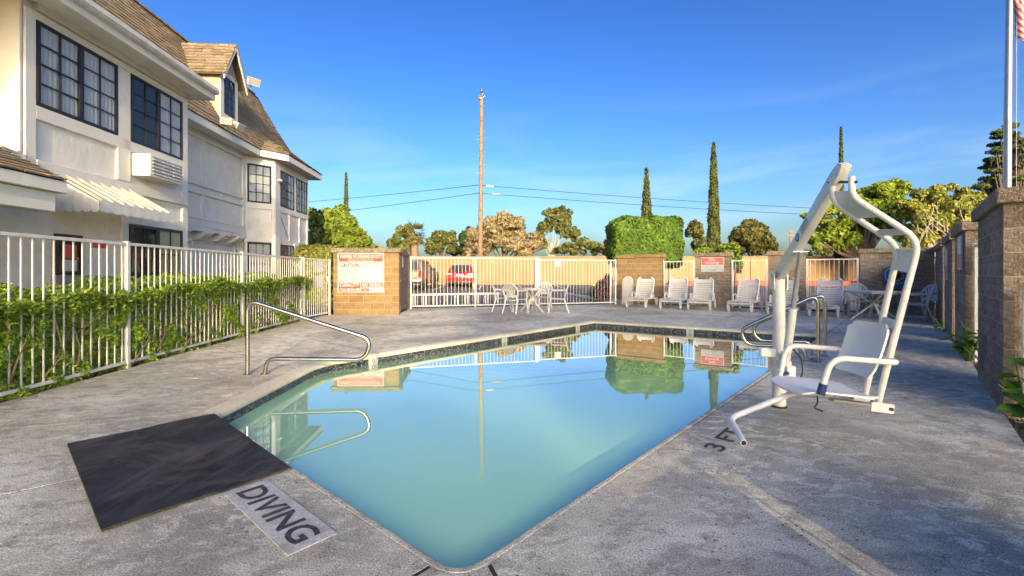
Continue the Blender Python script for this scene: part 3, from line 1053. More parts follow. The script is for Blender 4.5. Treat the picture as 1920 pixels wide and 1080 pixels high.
# walls
wl_ = MB()
wl_.box((-7, 1.0, -0.05), (0, 6.54, 2.9))                       # lower storey nearest the camera
wl_.box((-7, 6.54, -0.05), (0, 10.15, 5.35))                    # projecting block
hotel_wall = wl_.build('wall', M['stucco'], hotel)
bw = MB()
bw.prism([(-7, 10.15, -0.05), (-1.75, 10.15, -0.05), (-1.75, 15.6, -0.05), (-0.8, 16.25, -0.05), (-0.8, 19.3, -0.05), (-7, 19.3, -0.05)], (0, 0, 2.45))
bw.build('wall', M['stucco'], hotel)
bw = MB()
bw.prism([(-7, 10.152, 2.40), (-1.5, 10.152, 2.40), (-1.5, 15.6, 2.40), (-0.798, 16.25, 2.40), (-0.798, 19.302, 2.40), (-7, 19.302, 2.40)], (0, 0, 2.95))
bw.build('wall', M['stucco'], hotel)
cw = MB().box((0.001, 1.0, -0.05), (0.012, 8.44, 2.66)).build('wall_facing', M['stucco_sunned'], hotel)
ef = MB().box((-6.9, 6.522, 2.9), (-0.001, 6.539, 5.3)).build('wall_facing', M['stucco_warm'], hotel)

T_ = 0.045
def tr(y0, y1, z0, z1, x=0.0, t=T_):
    MB().box((x - 0.01, y0, z0), (x + t, y1, z1)).build('trim_board', M['trim'], hotel, bevel=0.006)
# projecting block, upper floor
tr(6.54, 6.70, 2.66, 5.02); tr(8.20, 8.50, 2.86, 4.90); tr(9.98, 10.15, 2.66, 5.02)
tr(6.70, 9.98, 4.905, 5.02); tr(6.70, 9.98, 3.44, 3.64); tr(6.70, 9.98, 2.66, 2.84, t=0.06)
tr(6.70, 9.98, 5.05, 5.15, t=0.07)
tr(8.30, 8.46, 0.0, 2.60); tr(9.98, 10.15, 0.0, 2.60); tr(8.46, 9.98, 2.09, 2.30)
MB().box((-0.35, 6.48, 2.9), (0.02, 6.521, 5.2)).build('corner_board', M['trim'], hotel, bevel=0.006)
MB().box((-0.95, 6.49, 3.66), (-0.35, 6.521, 3.86)).build('trim_board', M['trim'], hotel)
# recessed stretch
X2 = -1.5
tr(10.16, 15.5, 5.0, 5.2, X2, 0.06); tr(10.16, 15.5, 3.66, 3.73, X2, 0.05); tr(10.16, 15.5, 3.42, 3.49, X2, 0.05)
tr(13.22, 13.34, 3.73, 5.0, X2); tr(13.22, 13.34, 2.75, 3.42, X2); tr(15.46, 15.6, 2.40, 5.2, X2, 0.055)
tr(10.16, 15.58, 2.70, 2.76, X2, 0.07); tr(10.16, 15.58, 2.36, 2.69, X2, 0.09)
tr(10.16, 15.5, 2.06, 2.14, -1.75); tr(13.2, 13.34, 0.0, 2.06, -1.75); tr(15.4, 15.56, 0, 2.3, -1.75)
# bay
def fpt(u, out, z, z2=None):
    a, b = Vector((-1.5, 15.6, 0)), Vector((-0.798, 16.25, 0))
    d = (b - a).normalized()
    n_ = Vector((d.y, -d.x, 0))
    p = a + d * u + n_ * out
    return Vector((p.x, p.y, z))
F1 = (Vector((-0.798, 16.25, 0)) - Vector((-1.5, 15.6, 0))).length
def tr1(u0, u1, z0, z1, t=0.045):
    MB().prism([fpt(u0, -0.01, z0), fpt(u1, -0.01, z0), fpt(u1, t, z0), fpt(u0, t, z0)], (0, 0, z1 - z0)).build('trim_board', M['trim'], hotel)
tr1(0.0, 0.09, 0, 5.2); tr1(0.86, F1, 0, 5.2); tr1(0.09, 0.86, 4.93, 5.2); tr1(0.09, 0.86, 3.4, 3.6); tr1(0.09, 0.86, 2.25, 2.40)
XB = -0.798
tr(16.25, 16.66, 0, 5.2, XB); tr(17.92, 18.08, 3.6, 5.0, XB); tr(19.2, 19.30, 0, 5.2, XB); tr(16.66, 19.2, 4.93, 5.2, XB); tr(16.66, 19.2, 3.4, 3.6, XB)
tr(17.45, 17.55, 2.4, 3.4, XB); tr(18.4, 18.5, 2.4, 3.4, XB); tr(17.92, 18.08, 0, 2.3, XB)
MB().beam((XB + 0.03, 16.75, 3.2), (XB + 0.03, 17.4, 2.45), 0.03, 0.02, up=(1, 0, 0)).build('crack_cover', M['grille'], hotel)
# corbels under the recessed stretch
cb = MB()
pr = [(0, 0), (0.46, 0), (0.46, -0.06), (0.38, -0.07), (0.38, -0.12), (0.30, -0.13), (0.30, -0.17), (0.22, -0.18), (0.22, -0.22), (0, -0.22)]
cb.prism([(x, -0.15, z) for x, z in pr], (0, 0.30, 0))
cbm = cb.mesh('corbel', M['trim'])
for y in (12.35, 13.35, 14.25, 15.05):
    o = link('corbel', cbm, hotel)
    o.location = (X2 - 0.25, y, 2.36)

# windows
PANE = {}
def window(org, d, n_, w, z0, z1, cols, rows, sashes=2, curtain='curtain', fr=0.045, gap=0.0, curtain2=None, dark=()):
    """org: lower start on the wall (local), d: along, n_: outwards; every pane is a piece of its own"""
    org, d, n_ = Vector(org), Vector(d).normalized(), Vector(n_).normalized()
    org, d = org + d * w, -d
    h = z1 - z0
    F = Matrix(((d.x, n_.x, 0, org.x), (d.y, n_.y, 0, org.y), (0, 0, 1, z0), (0, 0, 0, 1)))
    fm = MB()
    y0, y1 = 0.006, 0.05
    fm.box((0, y0, 0), (w, y1, fr)).box((0, y0, h - fr), (w, y1, h))
    sw = w / sashes
    bars = []
    for s_ in range(sashes):
        x0, x1 = s_ * sw, (s_ + 1) * sw
        oy = 0.010 if s_ % 2 else 0.0
        fm.box((x0, y0 + 0.001, fr), (x0 + fr, y1 + oy, h - fr)).box((x1 - fr, y0 + 0.001, fr), (x1, y1 + oy, h - fr))
        gw, gh = (sw - 2 * fr), (h - 2 * fr)
        b = 0.016
        for c in range(1, cols):
            x = x0 + fr + gw * c / cols
            fm.box((x - b / 2, 0.024, fr), (x + b / 2, 0.046 + oy, h - fr))
        for r in range(1, rows):
            z = fr + gh * r / rows
            fm.box((x0 + fr, 0.025, z - b / 2), (x1 - fr, 0.045 + oy, z + b / 2))
        for c in range(cols):
            for r in range(rows):
                bars.append((x0 + fr + gw * c / cols, fr + gh * r / rows, gw / cols, gh / rows, s_))
    win = fm.build('window', M['bronze'], hotel, recalc=True)
    win.matrix_local = F
    for x, z, pw, ph, s_ in bars:
        key = (round(pw, 3), round(ph, 3))
        if key not in PANE:
            PANE[key] = MB().box((0, 0, 0), (pw, 0.004, ph)).mesh('pane', M['glass'])
        o = link('pane', PANE[key], win)
        o.location = (x, 0.032, z)
    # curtain folds behind the glass
    MB().box((0.01, 0.0015, 0.01), (w - 0.01, 0.005, h - 0.01)).build('backing', M['dark_room'], win)  # dark sheet standing in for the unlit room
    for s_ in range(sashes):
        si = sashes - 1 - s_
        if si in dark: continue
        x0, x1 = s_ * sw + fr * 0.8, (s_ + 1) * sw - fr * 0.8
        nn = 44
        rows_ = []
        for z in (fr, h * 0.5, h - fr):
            rows_.append([(x0 + (x1 - x0) * k / nn, 0.0135 + 0.006 * math.sin(k * 1.32 + 0.6 * math.sin(k * 0.37) + z * 0.5), z) for k in range(nn + 1)])
        MB().grid(rows_).build('curtain', M[curtain2 if (curtain2 and si == 1) else curtain], win, smooth=True, recalc=False, ang=180)
    return win
OUT = (1, 0, 0)
AL = (0, 1, 0)
window((0.0, 6.71, 0), AL, OUT, 1.49, 3.65, 4.90, 2, 4)
window((0.0, 8.51, 0), AL, OUT, 1.46, 3.63, 4.90, 2, 4, dark=(0,))
window((0.0, 8.47, 0), AL, OUT, 1.50, 0.55, 2.08, 2, 3, curtain2='curtain_tan', dark=(0,))
d1 = (Vector((-0.798, 16.25, 0)) - Vector((-1.5, 15.6, 0))).normalized()
n1 = Vector((d1.y, -d1.x, 0))
for z0, z1 in ((3.61, 4.92), (0.75, 2.22)):
    p = fpt(0.10, 0, 0)
    window((p.x, p.y, 0), d1, n1, 0.75, z0, z1, 3, 4, sashes=1)
    window((XB, 16.70, 0), AL, OUT, 1.18, z0, z1, 2, 4, dark=(0,))
    window((XB, 18.10, 0), AL, OUT, 1.08, z0, z1, 2, 4, curtain2='curtain_tan')
# small ground-floor window with a sill, and the notice beside it
sm = window((0.012, 7.00, 0), AL, OUT, 0.46, 1.14, 1.78, 1, 1, sashes=1, dark=(0,))
MB().box((0.012, 6.95, 1.02), (0.10, 7.95, 1.13)).build('window_sill', M['grille'], hotel)
MB().box((0.0521, 7.10, 1.40), (0.054, 7.36, 1.62)).build('sticker', M['sign_red'], hotel)
MB().box((0.0521, 7.10, 1.20), (0.054, 7.36, 1.38)).build('sticker', M['sign_white'], hotel)
nt_ = MB().box((0.013, 7.70, 1.60), (0.02, 7.98, 1.70)).build('notice', M['sign_red'], hotel)

# air conditioner under the second window
ac = hb('air_conditioner', (-0.01, 8.55, 3.0), (0.35, 9.50, 3.42), 'trim', bevel=0.01)
gm = MB()
gm.box((0.352, 8.60, 3.04), (0.358, 9.46, 3.38))
gm.build('grille', M['grille'], ac)
for k in range(3):
    for c in range(5):
        z = 3.055 + c * 0.066
        MB().box((0.3585, 8.61 + k * 0.285, z), (0.374, 8.86 + k * 0.285, z + 0.018)).build('louvre', M['trim'], ac)

# eaves, fascias, gutter
def fascia(a, b, z0, z1, t=0.04, name='fascia', m='trim'):
    a, b = Vector(a), Vector(b)
    d = (b - a).normalized()
    n_ = Vector((d.y, -d.x, 0)) * t
    pts = [a, b, b + n_, a + n_]
    MB().prism([(p.x, p.y, z0) for p in pts], (0, 0, z1 - z0)).build(name, M[m], hotel, bevel=0.005)
fascia((0.46, 1.0, 0), (0.46, 10.34, 0), 5.10, 5.33)
fascia((0.50, 10.34, 0), (-1.0, 10.34, 0), 5.10, 5.33)
gt = MB()
gt.prism([(0.501, 5.0, 5.22), (0.58, 5.0, 5.23), (0.615, 5.0, 5.27), (0.615, 5.0, 5.345), (0.60, 5.0, 5.345), (0.60, 5.0, 5.28), (0.501, 5.0, 5.25)], (0, 5.36, 0))
gt.build('gutter', M['white_metal'], hotel)
MB().prism([(0.0, 1.0, 5.151), (0.46, 1.0, 5.12), (0.46, 1.0, 5.16), (0.0, 1.0, 5.25)], (0, 9.33, 0)).build('soffit', M['trim'], hotel)
MB().box((-1.5, 10.155, 5.12), (0.455, 10.335, 5.16)).build('soffit', M['trim'], hotel)
fascia((-1.04, 10.36, 0), (-1.04, 15.70, 0), 5.18, 5.40)
fascia((-1.04, 15.70, 0), (-0.39, 16.40, 0), 5.18, 5.40)
fascia((-0.39, 16.40, 0), (-0.39, 19.75, 0), 5.18, 5.40)
MB().prism([(-6, 10.2, 5.20), (-1.05, 10.36, 5.20), (-1.05, 15.70, 5.20), (-0.40, 16.40, 5.20), (-0.40, 19.75, 5.20), (-6, 19.75, 5.20)], (0, 0, 0.03)).build('soffit', M['trim'], hotel)
fascia((-0.35, 19.75, 0), (-6, 19.75, 0), 5.18, 5.40)

# roofs: felt underneath, shingle tabs on top
roof = MB()
roof.prism([(-1.0, 1.0, 5.40), (-2.8, 1.0, 8.50), (-4.2, 1.0, 8.50), (-6.6, 1.0, 5.40)], (0, 17.95, 0))
roof = roof.build('roof', M['shingle_base'], hotel)
MB().add([(-1.0, 18.949, 5.40), (-2.8, 18.949, 8.5), (-4.2, 18.949, 8.5), (-6.6, 18.949, 5.4), (-1.47, 19.3, 6.3), (-0.35, 19.75, 5.4), (-6.6, 19.75, 5.4), (-4.2, 19.1, 8.3)],
         [(0, 1, 4), (0, 4, 5), (1, 2, 7, 4), (4, 7, 6, 5), (2, 3, 6, 7), (0, 5, 6, 3)]).build('roof_end', M['shingle_base'], roof, recalc=True)
MB().prism([(0.50, 1.0, 5.34), (-1.9, 1.0, 6.50), (-1.9, 1.0, 5.34)], (0, 9.35, 0)).build('lower_roof', M['shingle_base'], roof)
SH_BIG = MB()
SHM = {}
def shingle_quads(o, along, up_, n_, w, hgt, lap=0.022):
    """one tab: wedge lying on the slope, thick at its lower edge"""
    o, along, up_, n_ = Vector(o), Vector(along), Vector(up_), Vector(n_)
    a, b = o + along * 0.004, o + along * (w - 0.004)
    t = n_ * lap
    c, d = b + up_ * hgt, a + up_ * hgt
    e = n_ * 0.003
    return [a, b, b + t, a + t, c + e, d + e], [(0, 1, 2, 3), (3, 2, 4, 5), (0, 3, 5), (1, 4, 2)]
n_parts = [0]
def shingle_field(o, along, up_, length, rise, w=0.30, ex=0.15, inside=None, parts=None, parent=None, big=None):
    o, along, up_ = Vector(o), Vector(along).normalized(), Vector(up_).normalized()
    n_ = along.cross(up_).normalized()
    if n_.z < 0: n_ = -n_
    rows = int(rise / ex)
    for r in range(rows):
        x = -random.uniform(0, w)
        while x < length:
            ww = w * random.uniform(0.75, 1.15)
            x0, x1 = max(x, 0), min(x + ww, length)
            x += ww
            if x1 - x0 < 0.04: continue
            p = o + along * x0 + up_ * (r * ex)
            if inside and not inside(p + along * (x1 - x0) / 2 + up_ * ex / 2): continue
            vs, fs = shingle_quads(p + n_ * 0.004 + up_ * random.uniform(-0.012, 0.012), along, up_, n_, x1 - x0, ex * 1.12, random.uniform(0.018, 0.030))
            if parts and parts(p) and n_parts[0] < 290:
                n_parts[0] += 1
                b_ = Vector(vs[0])
                MB().add([Vector(v) - b_ for v in vs], fs).build('shingle', M['shingle'], parent or roof, recalc=False).location = b_
            else:
                big.add(vs, fs)
sl60 = Vector((-1.8, 0, 3.1)).normalized()
def in_main(p):
    if 12.9 < p.y < 15.0 and False: return False
    return p.y < 18.95 + 0.12 * (p.z - 5.4)
shingle_field((-0.985, 9.6, 5.40), (0, 1, 0), sl60, 9.6, 3.6, parts=lambda p: 10.6 < p.y < 13.5 and p.z > 5.9, big=SH_BIG, inside=in_main)
# roof over the bay
b0, b1, b2, u1, u2 = Vector((-1.0, 15.7, 5.41)), Vector((-0.33, 16.4, 5.41)), Vector((-0.33, 19.77, 5.41)), Vector((-1.40, 16.9, 6.14)), Vector((-1.46, 19.35, 6.26))
MB().add([b0, b1, b2, u1, u2, (-2, 16.9, 5.41), (-2, 19.35, 5.41)], [(0, 1, 3), (1, 2, 4, 3), (0, 3, 5), (2, 6, 4), (3, 4, 6, 5)]).build('bay_roof', M['shingle_base'], roof)
upb = (u1 - b1 - Vector((0, 0.5, 0))).normalized()
shingle_field(b1 + Vector((0, 0, 0.01)), (0, 1, 0), (u1 - Vector((b1.x, u1.y, b1.z))).normalized(), 3.37, 1.25, big=SH_BIG,
              inside=lambda p: p.y > 16.4 + (p.z - 5.41) * 0.7 and p.y < 19.77 - (p.z - 5.41) * 0.45)
nb0 = (b1 - b0).normalized()
nrm0 = (b1 - b0).cross(u1 - b0).normalized()
upf = nrm0.cross(nb0).normalized()
if upf.z < 0: upf = -upf
shingle_field(b0 + Vector((0, 0, 0.01)), nb0, upf, (b1 - b0).length, 1.1, big=SH_BIG,
              inside=lambda p: (p - b0).dot(nb0) > (p - b0).dot(upf) * ((u1 - b0).dot(nb0) / (u1 - b0).dot(upf)) - 0.02 and (p - b0).dot(nb0) < (b1 - b0).length - (p - b0).dot(upf) * ((b1 - u1).dot(nb0) / (u1 - b0).dot(upf)) + 0.02)
rg_ = MB()
for k in range(60):
    y = 9.6 + k * 0.155
    rg_.box((-2.95, y, 8.485), (-2.70, y + 0.15, 8.53 + random.uniform(0, 0.012)))
rg_.build('ridge_cap', M['shingle'], roof)['kind'] = 'stuff'

# dormer
DY0, DY1, DX, DZ0, DZE, DZP = 13.62, 14.62, -1.22, 5.85, 7.20, 8.16
dm = MB()
dm.prism([(DX, DY0, DZ0 - 0.4), (DX, DY1, DZ0 - 0.4), (DX, DY1, DZE + 0.04), (DX, (DY0 + DY1) / 2, DZP - 0.08), (DX, DY0, DZE + 0.04)], (-1.4, 0, 0))
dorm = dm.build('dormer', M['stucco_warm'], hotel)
w_ = window((DX, DY0 + 0.22, 0), AL, OUT, 0.56, 6.02, 7.12, 2, 4, sashes=1, dark=(0,))
for y0, y1, z0, z1 in ((DY0 + 0.02, DY0 + 0.20, 5.8, 7.2), (DY1 - 0.20, DY1 - 0.02, 5.8, 7.2), (DY0 + 0.20, DY1 - 0.20, 7.14, 7.28), (DY0 + 0.20, DY1 - 0.20, 5.84, 6.0)):
    MB().box((DX - 0.01, y0, z0), (DX + 0.035, y1, z1)).build('dormer_trim', M['trim'], dorm)
ym = (DY0 + DY1) / 2
for sgn in (-1, 1):
    e0 = Vector((DX + 0.22, ym + sgn * 0.66, DZE - 0.18))
    e1 = Vector((DX + 0.22, ym, DZP + 0.04))
    q = [e0, e1, e1 + Vector((0, 0, -0.17)), e0 + Vector((0, 0, -0.12))]
    MB().prism(q, (0.035, 0, 0)).build('bargeboard', M['trim'], dorm)
    MB().prism([e0 + Vector((0.03, 0, 0)), e1 + Vector((0.03, 0, 0)), e1 + Vector((0.03, 0, 0.03)), e0 + Vector((0.03, 0, 0.03))], (-2.3, 0, 0)).build('dormer_roof', M['shingle_base'], dorm)
    up_ = (e1 - e0).normalized()
    shingle_field(e0 + Vector((-2.25, 0, 0.035)), (1, 0, 0), up_, 2.30, (e1 - e0).length, ex=0.13, big=SH_BIG)
SHB = SH_BIG.build('shingle_field', M['shingle'], roof, recalc=False)
SHB['kind'] = 'stuff'

# floodlights
def flood(p, aim, s_=1.0):
    p, aim = Vector(p), Vector(aim).normalized()
    f = MB().beam(p, p + aim * 0.22 * s_, 0.20 * s_, 0.14 * s_, w1=0.30 * s_, h1=0.20 * s_).build('floodlight', M['board'], hotel, bevel=0.006)
    MB().beam(p + aim * 0.221 * s_, p + aim * 0.228 * s_, 0.26 * s_, 0.16 * s_).build('lens', M['glass'], f)
    MB().tube([p - Vector((0, 0, 0.25 * s_)), p], 0.02 * s_, 8).build('bracket', M['grille'], f)
flood((-2.6, 18.3, 8.85), (0.5, -0.4, -0.35), 1.5)
flood((-0.72, 13.55, 5.58), (0.55, -0.1, -0.3), 1.0)
flood((-0.80, 13.2, 5.58), (0.35, -0.6, -0.3), 1.0)
flood((XB + 0.08, 16.5, 4.55), (0.3, -0.3, -0.6), 0.5)

# porch roof and beam nearest the camera
MB().prism([(1.0, 1.0, 2.40), (-0.02, 1.0, 2.90), (-0.02, 1.0, 2.40)], (0, 5.08, 0)).build('porch_roof', M['shingle_base'], hotel)
spo = MB()
upp = Vector((-1.02, 0, 0.5)).normalized()
shingle_field((1.02, 4.2, 2.405), (0, 1, 0), upp, 1.88, 1.12, w=0.30, ex=0.135, parts=None, big=spo)
spo_o = None
n_ = upp.cross(Vector((0, 1, 0)))
k_ = 0
me_cache = []
for i in range(0, len(spo.v), 6):
    vs = [Vector(v) for v in spo.v[i:i + 6]]
    b_ = vs[0]
    MB().add([v - b_ for v in vs], [(0, 1, 2, 3), (3, 2, 4, 5), (0, 3, 5), (1, 4, 2)]).build('shingle', M['shingle'], hotel, recalc=False).location = b_
MB().box((0.90, 1.0, 2.24), (1.0, 6.09, 2.395)).build('fascia', M['trim'], hotel, bevel=0.006)
MB().box((0.72, 1.0, 1.98), (0.93, 6.0, 2.235)).build('porch_beam', M['trim'], hotel, bevel=0.008)
MB().box((0.0, 6.0, 2.24), (0.90, 6.085, 2.50)).build('fascia', M['trim'], hotel, bevel=0.006)
MB().box((0.0, 1.0, 2.23), (0.895, 6.0, 2.238)).build('soffit', M['trim'], hotel)
MB().prism([(-0.005, 6.30, 2.93), (-0.005, 6.10, 2.95), (0.35, 6.10, 2.80), (0.06, 6.30, 2.86)], (0.02, 0, 0.05)).build('flashing', M['trim'], hotel)

# corrugated awning over the small window
aw = thing('awning', 'white corrugated metal awning on the motel wall above the fence', 'awning', (0, 0, 0))
aw.location = hotel.matrix_basis @ Vector((0, 7.75, 2.2))
aw.rotation_euler = hotel.rotation_euler
def al(p): return Vector((p[0], p[1] - 7.75, p[2] - 2.2))
NPAN = 8
y0, y1 = 6.92, 8.64
pwid = (y1 - y0) / NPAN
for k in range(NPAN):
    ya = y0 + k * pwid
    rows_ = []
    for x, z in ((0.02, 2.69), (0.75, 2.27)):
        rr = []
        for yy, dz in ((0, 0.055), (0.035, 0.055), (0.05, 0.0), (pwid - 0.004, 0.0)):
            rr.append(al((x, ya + yy, z + dz)))
        rows_.append(rr)
    MB().plate(rows_, 0.004).build('awning_panel', M['white_metal'], aw)
    sc_ = [al((0.752, ya + pwid * t + 0.004 * (t < .5), 2.27 - 0.135 - 0.035 * math.sin(math.pi * t))) for t in (0, .15, .3, .5, .7, .85, 1)]
    MB().prism([al((0.752, ya + 0.004, 2.285))] + sc_ + [al((0.752, ya + pwid, 2.285))], (0.004, 0, 0)).build('valance', M['white_metal'], aw)
n6 = 6
for k in range(n6):
    x0, x1 = 0.02 + 0.73 * k / n6, 0.02 + 0.73 * (k + 1) / n6 - 0.004
    zt0, zt1 = 2.69 - 0.42 * k / n6, 2.69 - 0.42 * (k + 1) / n6
    sc_ = [al((x0 + (x1 - x0) * t, 6.915, 2.13 - 0.03 * math.sin(math.pi * t))) for t in (0, .25, .5, .75, 1)]
    MB().prism(sc_ + [al((x1, 6.915, zt1)), al((x0, 6.915, zt0))], (0, 0.004, 0)).build('side_panel', M['white_metal'], aw)
# cables and pipe along the wall
cbl = MB()
cbl.tube([(0.02, 7.0, 2.76), (0.025, 8.2, 2.66), (0.03, 8.9, 2.58), (0.03, 10.1, 2.61)], 0.008, 6)
cbl.tube([(-1.46, 10.3, 2.52), (-1.40, 13.0, 2.50), (-1.40, 15.3, 2.47)], 0.008, 6)
cbl.build('cable', M['trim'], hotel)

# ------------------------------------------------------------------ the hedge behind the left fence
hedge = thing('hedge', 'long clipped green hedge growing through the white picket fence', 'hedge', (fx(6) - 0.6, 6, -0.05))
def hedge_leaves(n, size, m, name):
    y = rng.uniform(1.5, 11.6, n * 2)
    bump = 0.5 * np.sin(y * 1.9 + 0.6) + 0.5 * np.sin(y * 4.3) + 0.4 * np.sin(y * 0.8 + 2)
    top = 0.93 + 0.02 * (y - 4) + 0.05 * bump
    u = rng.random(n * 2)
    face = rng.random(n * 2)
    z = np.empty_like(y); d = np.empty_like(y)
    nx = np.zeros_like(y); nz = np.zeros_like(y)
    fr = face < 0.62
    tp = (face >= 0.62) & (face < 0.9)
    bk = face >= 0.9
    dep = 0.17 * np.abs(rng.normal(size=n * 2))
    lump = 0.055 * np.sin(y * 8.3 + 1.7 * np.sin(y * 2.2)) * np.sin(u * 8.5 + y * 1.3) + 0.045 * np.sin(y * 17.0 + u * 9) * np.sin(u * 15.0 - y * 2.0) + 0.04 * np.sin(y * 3.1 + u * 5)
    z[fr] = (u * top)[fr]; d[fr] = (-0.008 + lump * 0.68 - dep * 0.40)[fr]; nx[fr] = 1
    d[tp] = (-1.0 + 1.15 * u)[tp]; z[tp] = (top + lump * 0.5 - dep * 0.5 + 0.10 * (1 - u))[tp]; nz[tp] = 1
    z[bk] = (u * top)[bk]; d[bk] = (-1.05 + dep)[bk]; nx[bk] = -1
    # rounded shoulders and a thinner skirt
    sh = np.clip((z - (top - 0.16)) / 0.16, 0, 1)
    d = np.where(fr, d - sh ** 2 * 0.14, d)
    keep = rng.random(n * 2) < np.where(fr & (z < 0.12), 0.5 + z * 4, 1.0)
    clump = np.sin(y * 5.3 + z * 6.1) * np.sin(y * 2.1 - z * 8.7) + rng.normal(size=n * 2) * 0.5
    keep &= clump > -0.95
    idx = np.flatnonzero(keep)[:n]
    x = -4.3 - 0.078 * y + d
    c = np.stack([x, y, z], 1)[idx]
    nr = np.stack([nx, -0.25 + 0 * nx, nz + 0.75], 1)[idx]
    q = leaf_quads(c, unit(nr), size, 0.52, 0.4)
    loc = np.array(hedge.location)
    return fast_quads(name, q - loc, m, hedge)
hedge_leaves(200000, 0.0245, L['hedge'], 'foliage')
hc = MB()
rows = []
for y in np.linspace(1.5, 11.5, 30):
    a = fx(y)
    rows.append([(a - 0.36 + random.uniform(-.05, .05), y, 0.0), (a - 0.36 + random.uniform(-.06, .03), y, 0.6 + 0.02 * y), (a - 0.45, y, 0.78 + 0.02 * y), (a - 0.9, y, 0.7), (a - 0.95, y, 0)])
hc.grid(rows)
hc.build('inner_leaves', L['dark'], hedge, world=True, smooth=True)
tw = MB()
for k in range(110):
    y = random.uniform(1.8, 11.2)
    b = Vector((fx(y) - random.uniform(0.0, 0.5), y, 0))
    tw.tube([b, b + Vector((random.uniform(-.1, .2), random.uniform(-.2, .2), 0.35)), b + Vector((random.uniform(-.1, .3), random.uniform(-.3, .3), 0.75))], 0.008, 5, radii=[0.011, 0.007, 0.003])
tw.build('branches', M['bark'], hedge, world=True)

# dead leaves blown along the foot of the fence and over the deck
lt = []
for k in range(420):
    y = random.uniform(2.2, 11.0)
    if k < 330: x = fx(y) + abs(random.gauss(0.0, 0.16)) - 0.05
    else: x, y = fx(y) + random.uniform(0.1, 1.7), random.uniform(4.3, 11.0)
    lt.append((x, y, 0.004))
for k in range(60):
    s_ = random.uniform(-1.0, 9.5)
    p = R0 + U * s_ + VI * abs(random.gauss(0.02, 0.12))
    lt.append((p.x, p.y, 0.004))
lt = np.array(lt)
q = leaf_quads(lt, np.tile(np.array([[0, 0, 3.0]]), (len(lt), 1)), 0.014, 0.5, 0.4)
q[:, :, 2] = np.clip(q[:, :, 2], 0.0015, 0.012)
fast_quads('leaf_litter', q, L['tan'])['kind'] = 'stuff'

# ------------------------------------------------------------------ stainless rails
def rail_path(f0, d, L_, h, ztip, zlow, back):
    """figure-four pool rail from its foot f0, reaching L_ out along d"""
    f0, d = Vector(f0), Vector(d).normalized()
    up = Vector((0, 0, 1))
    p = [f0 - up * 0.02, f0 + up * h, f0 + d * (L_ + 0.05) + up * (ztip + 0.02), f0 + d * (L_ - 0.02) + up * zlow, f0 + d * back + up * (zlow + 0.02), f0 + d * (back - 0.03) - up * 0.02]
    a = fillet(p[:3] + [p[3]], 0.16, 9)
    q = [p[0]]
    pts = fillet([p[0], p[1], p[2], p[3], p[4], p[5]], 0.14, 9)
    return pts
lr = thing('pool_rail', 'single stainless steel stair rail reaching over the water by the mat', 'hand rail', (-3.05, 5.25, 0), 0, 'stainless pool rails')
pts = rail_path((-3.05, 5.25, 0), (1, 0.04, 0), 1.36, 0.86, 0.38, 0.16, 0.22)
MB().tube(pts, 0.0245, 14).build('tube', M['steel'], lr, smooth=True, world=True, ang=60)
for q in (pts[0], pts[-1]):
    MB().lathe([(0.03, 0), (0.045, 0.0), (0.045, 0.008), (0.03, 0.016)], (q.x, q.y, 0.0005), 18).build('escutcheon', M['steel'], lr, world=True, smooth=True)
for lab, f0 in (('nearer of the twin stainless rails rising behind the white lift post', (4.02, 5.98, 0)), ('farther of the twin stainless rails rising behind the white lift post', (4.40, 6.40, 0))):
    r_ = thing('pool_rail', lab, 'hand rail', f0, 0, 'stainless pool rails')
    pts = rail_path(f0, (-0.9, 0.43, 0), 0.86, 0.89, 0.36, 0.17, 0.16)
    MB().tube(pts, 0.0245, 14).build('tube', M['steel'], r_, smooth=True, world=True, ang=60)
    for q in (pts[0], pts[-1]):
        MB().lathe([(0.03, 0), (0.045, 0.0), (0.045, 0.008), (0.03, 0.016)], (q.x, q.y, 0.0005), 18).build('escutcheon', M['steel'], r_, world=True, smooth=True)

# ------------------------------------------------------------------ the pool lift
lift = thing('pool_lift', 'white pool lift with hanging seat and bent tubular arm at the pool edge', 'pool lift', (2.335, 3.98, 0))
LW = M['lift_white']
def LB(mb, name, m=None, parent=None, **k): return mb.build(name, m or LW, parent or lift, world=True, **k)
px_, py_ = 2.335, 3.98
post = LB(MB().lathe([(0.054, 0.002), (0.054, 0.47), (0.049, 0.475), (0.049, 1.13)], (px_, py_, 0), 24), 'post', smooth=True)
LB(MB().lathe([(0.063, 0.0), (0.063, 0.012), (0.05, 0.018)], (px_, py_, 0), 24), 'foot_ring', M['black'], post, smooth=True)
LB(MB().lathe([(0.058, 0.33), (0.058, 0.345)], (px_, py_, 0), 24), 'collar', M['lift_plastic'], post, smooth=True)
for a_ in (-1.7, -0.6):
    LB(MB().lathe([(0.007, 0), (0.007, 0.012)], (px_ + 0.05 * math.cos(a_), py_ + 0.05 * math.sin(a_), 0.12), 8), 'bolt', M['black'], post)
PB, PT = Vector((px_, py_, 1.14)), Vector((2.125, 2.97, 1.80))
bd = (PT - PB).normalized()
side = bd.cross(Vector((0, 0, 1))).normalized()
bup = side.cross(bd).normalized()
for s_ in (-1, 1):
    LB(MB().beam(Vector((px_, py_, 1.03)) + side * 0.052 * s_, Vector((px_, py_, 1.19)) + side * 0.052 * s_, 0.008, 0.10, up=side.cross(Vector((0, 0, 1)))), 'head_plate', None, post)
LB(MB().tube([PB + side * -0.075, PB + side * 0.075], 0.010, 10), 'pivot_pin', M['steel'], post, smooth=True)
bm_ = MB()
hw, hh = 0.031, 0.046
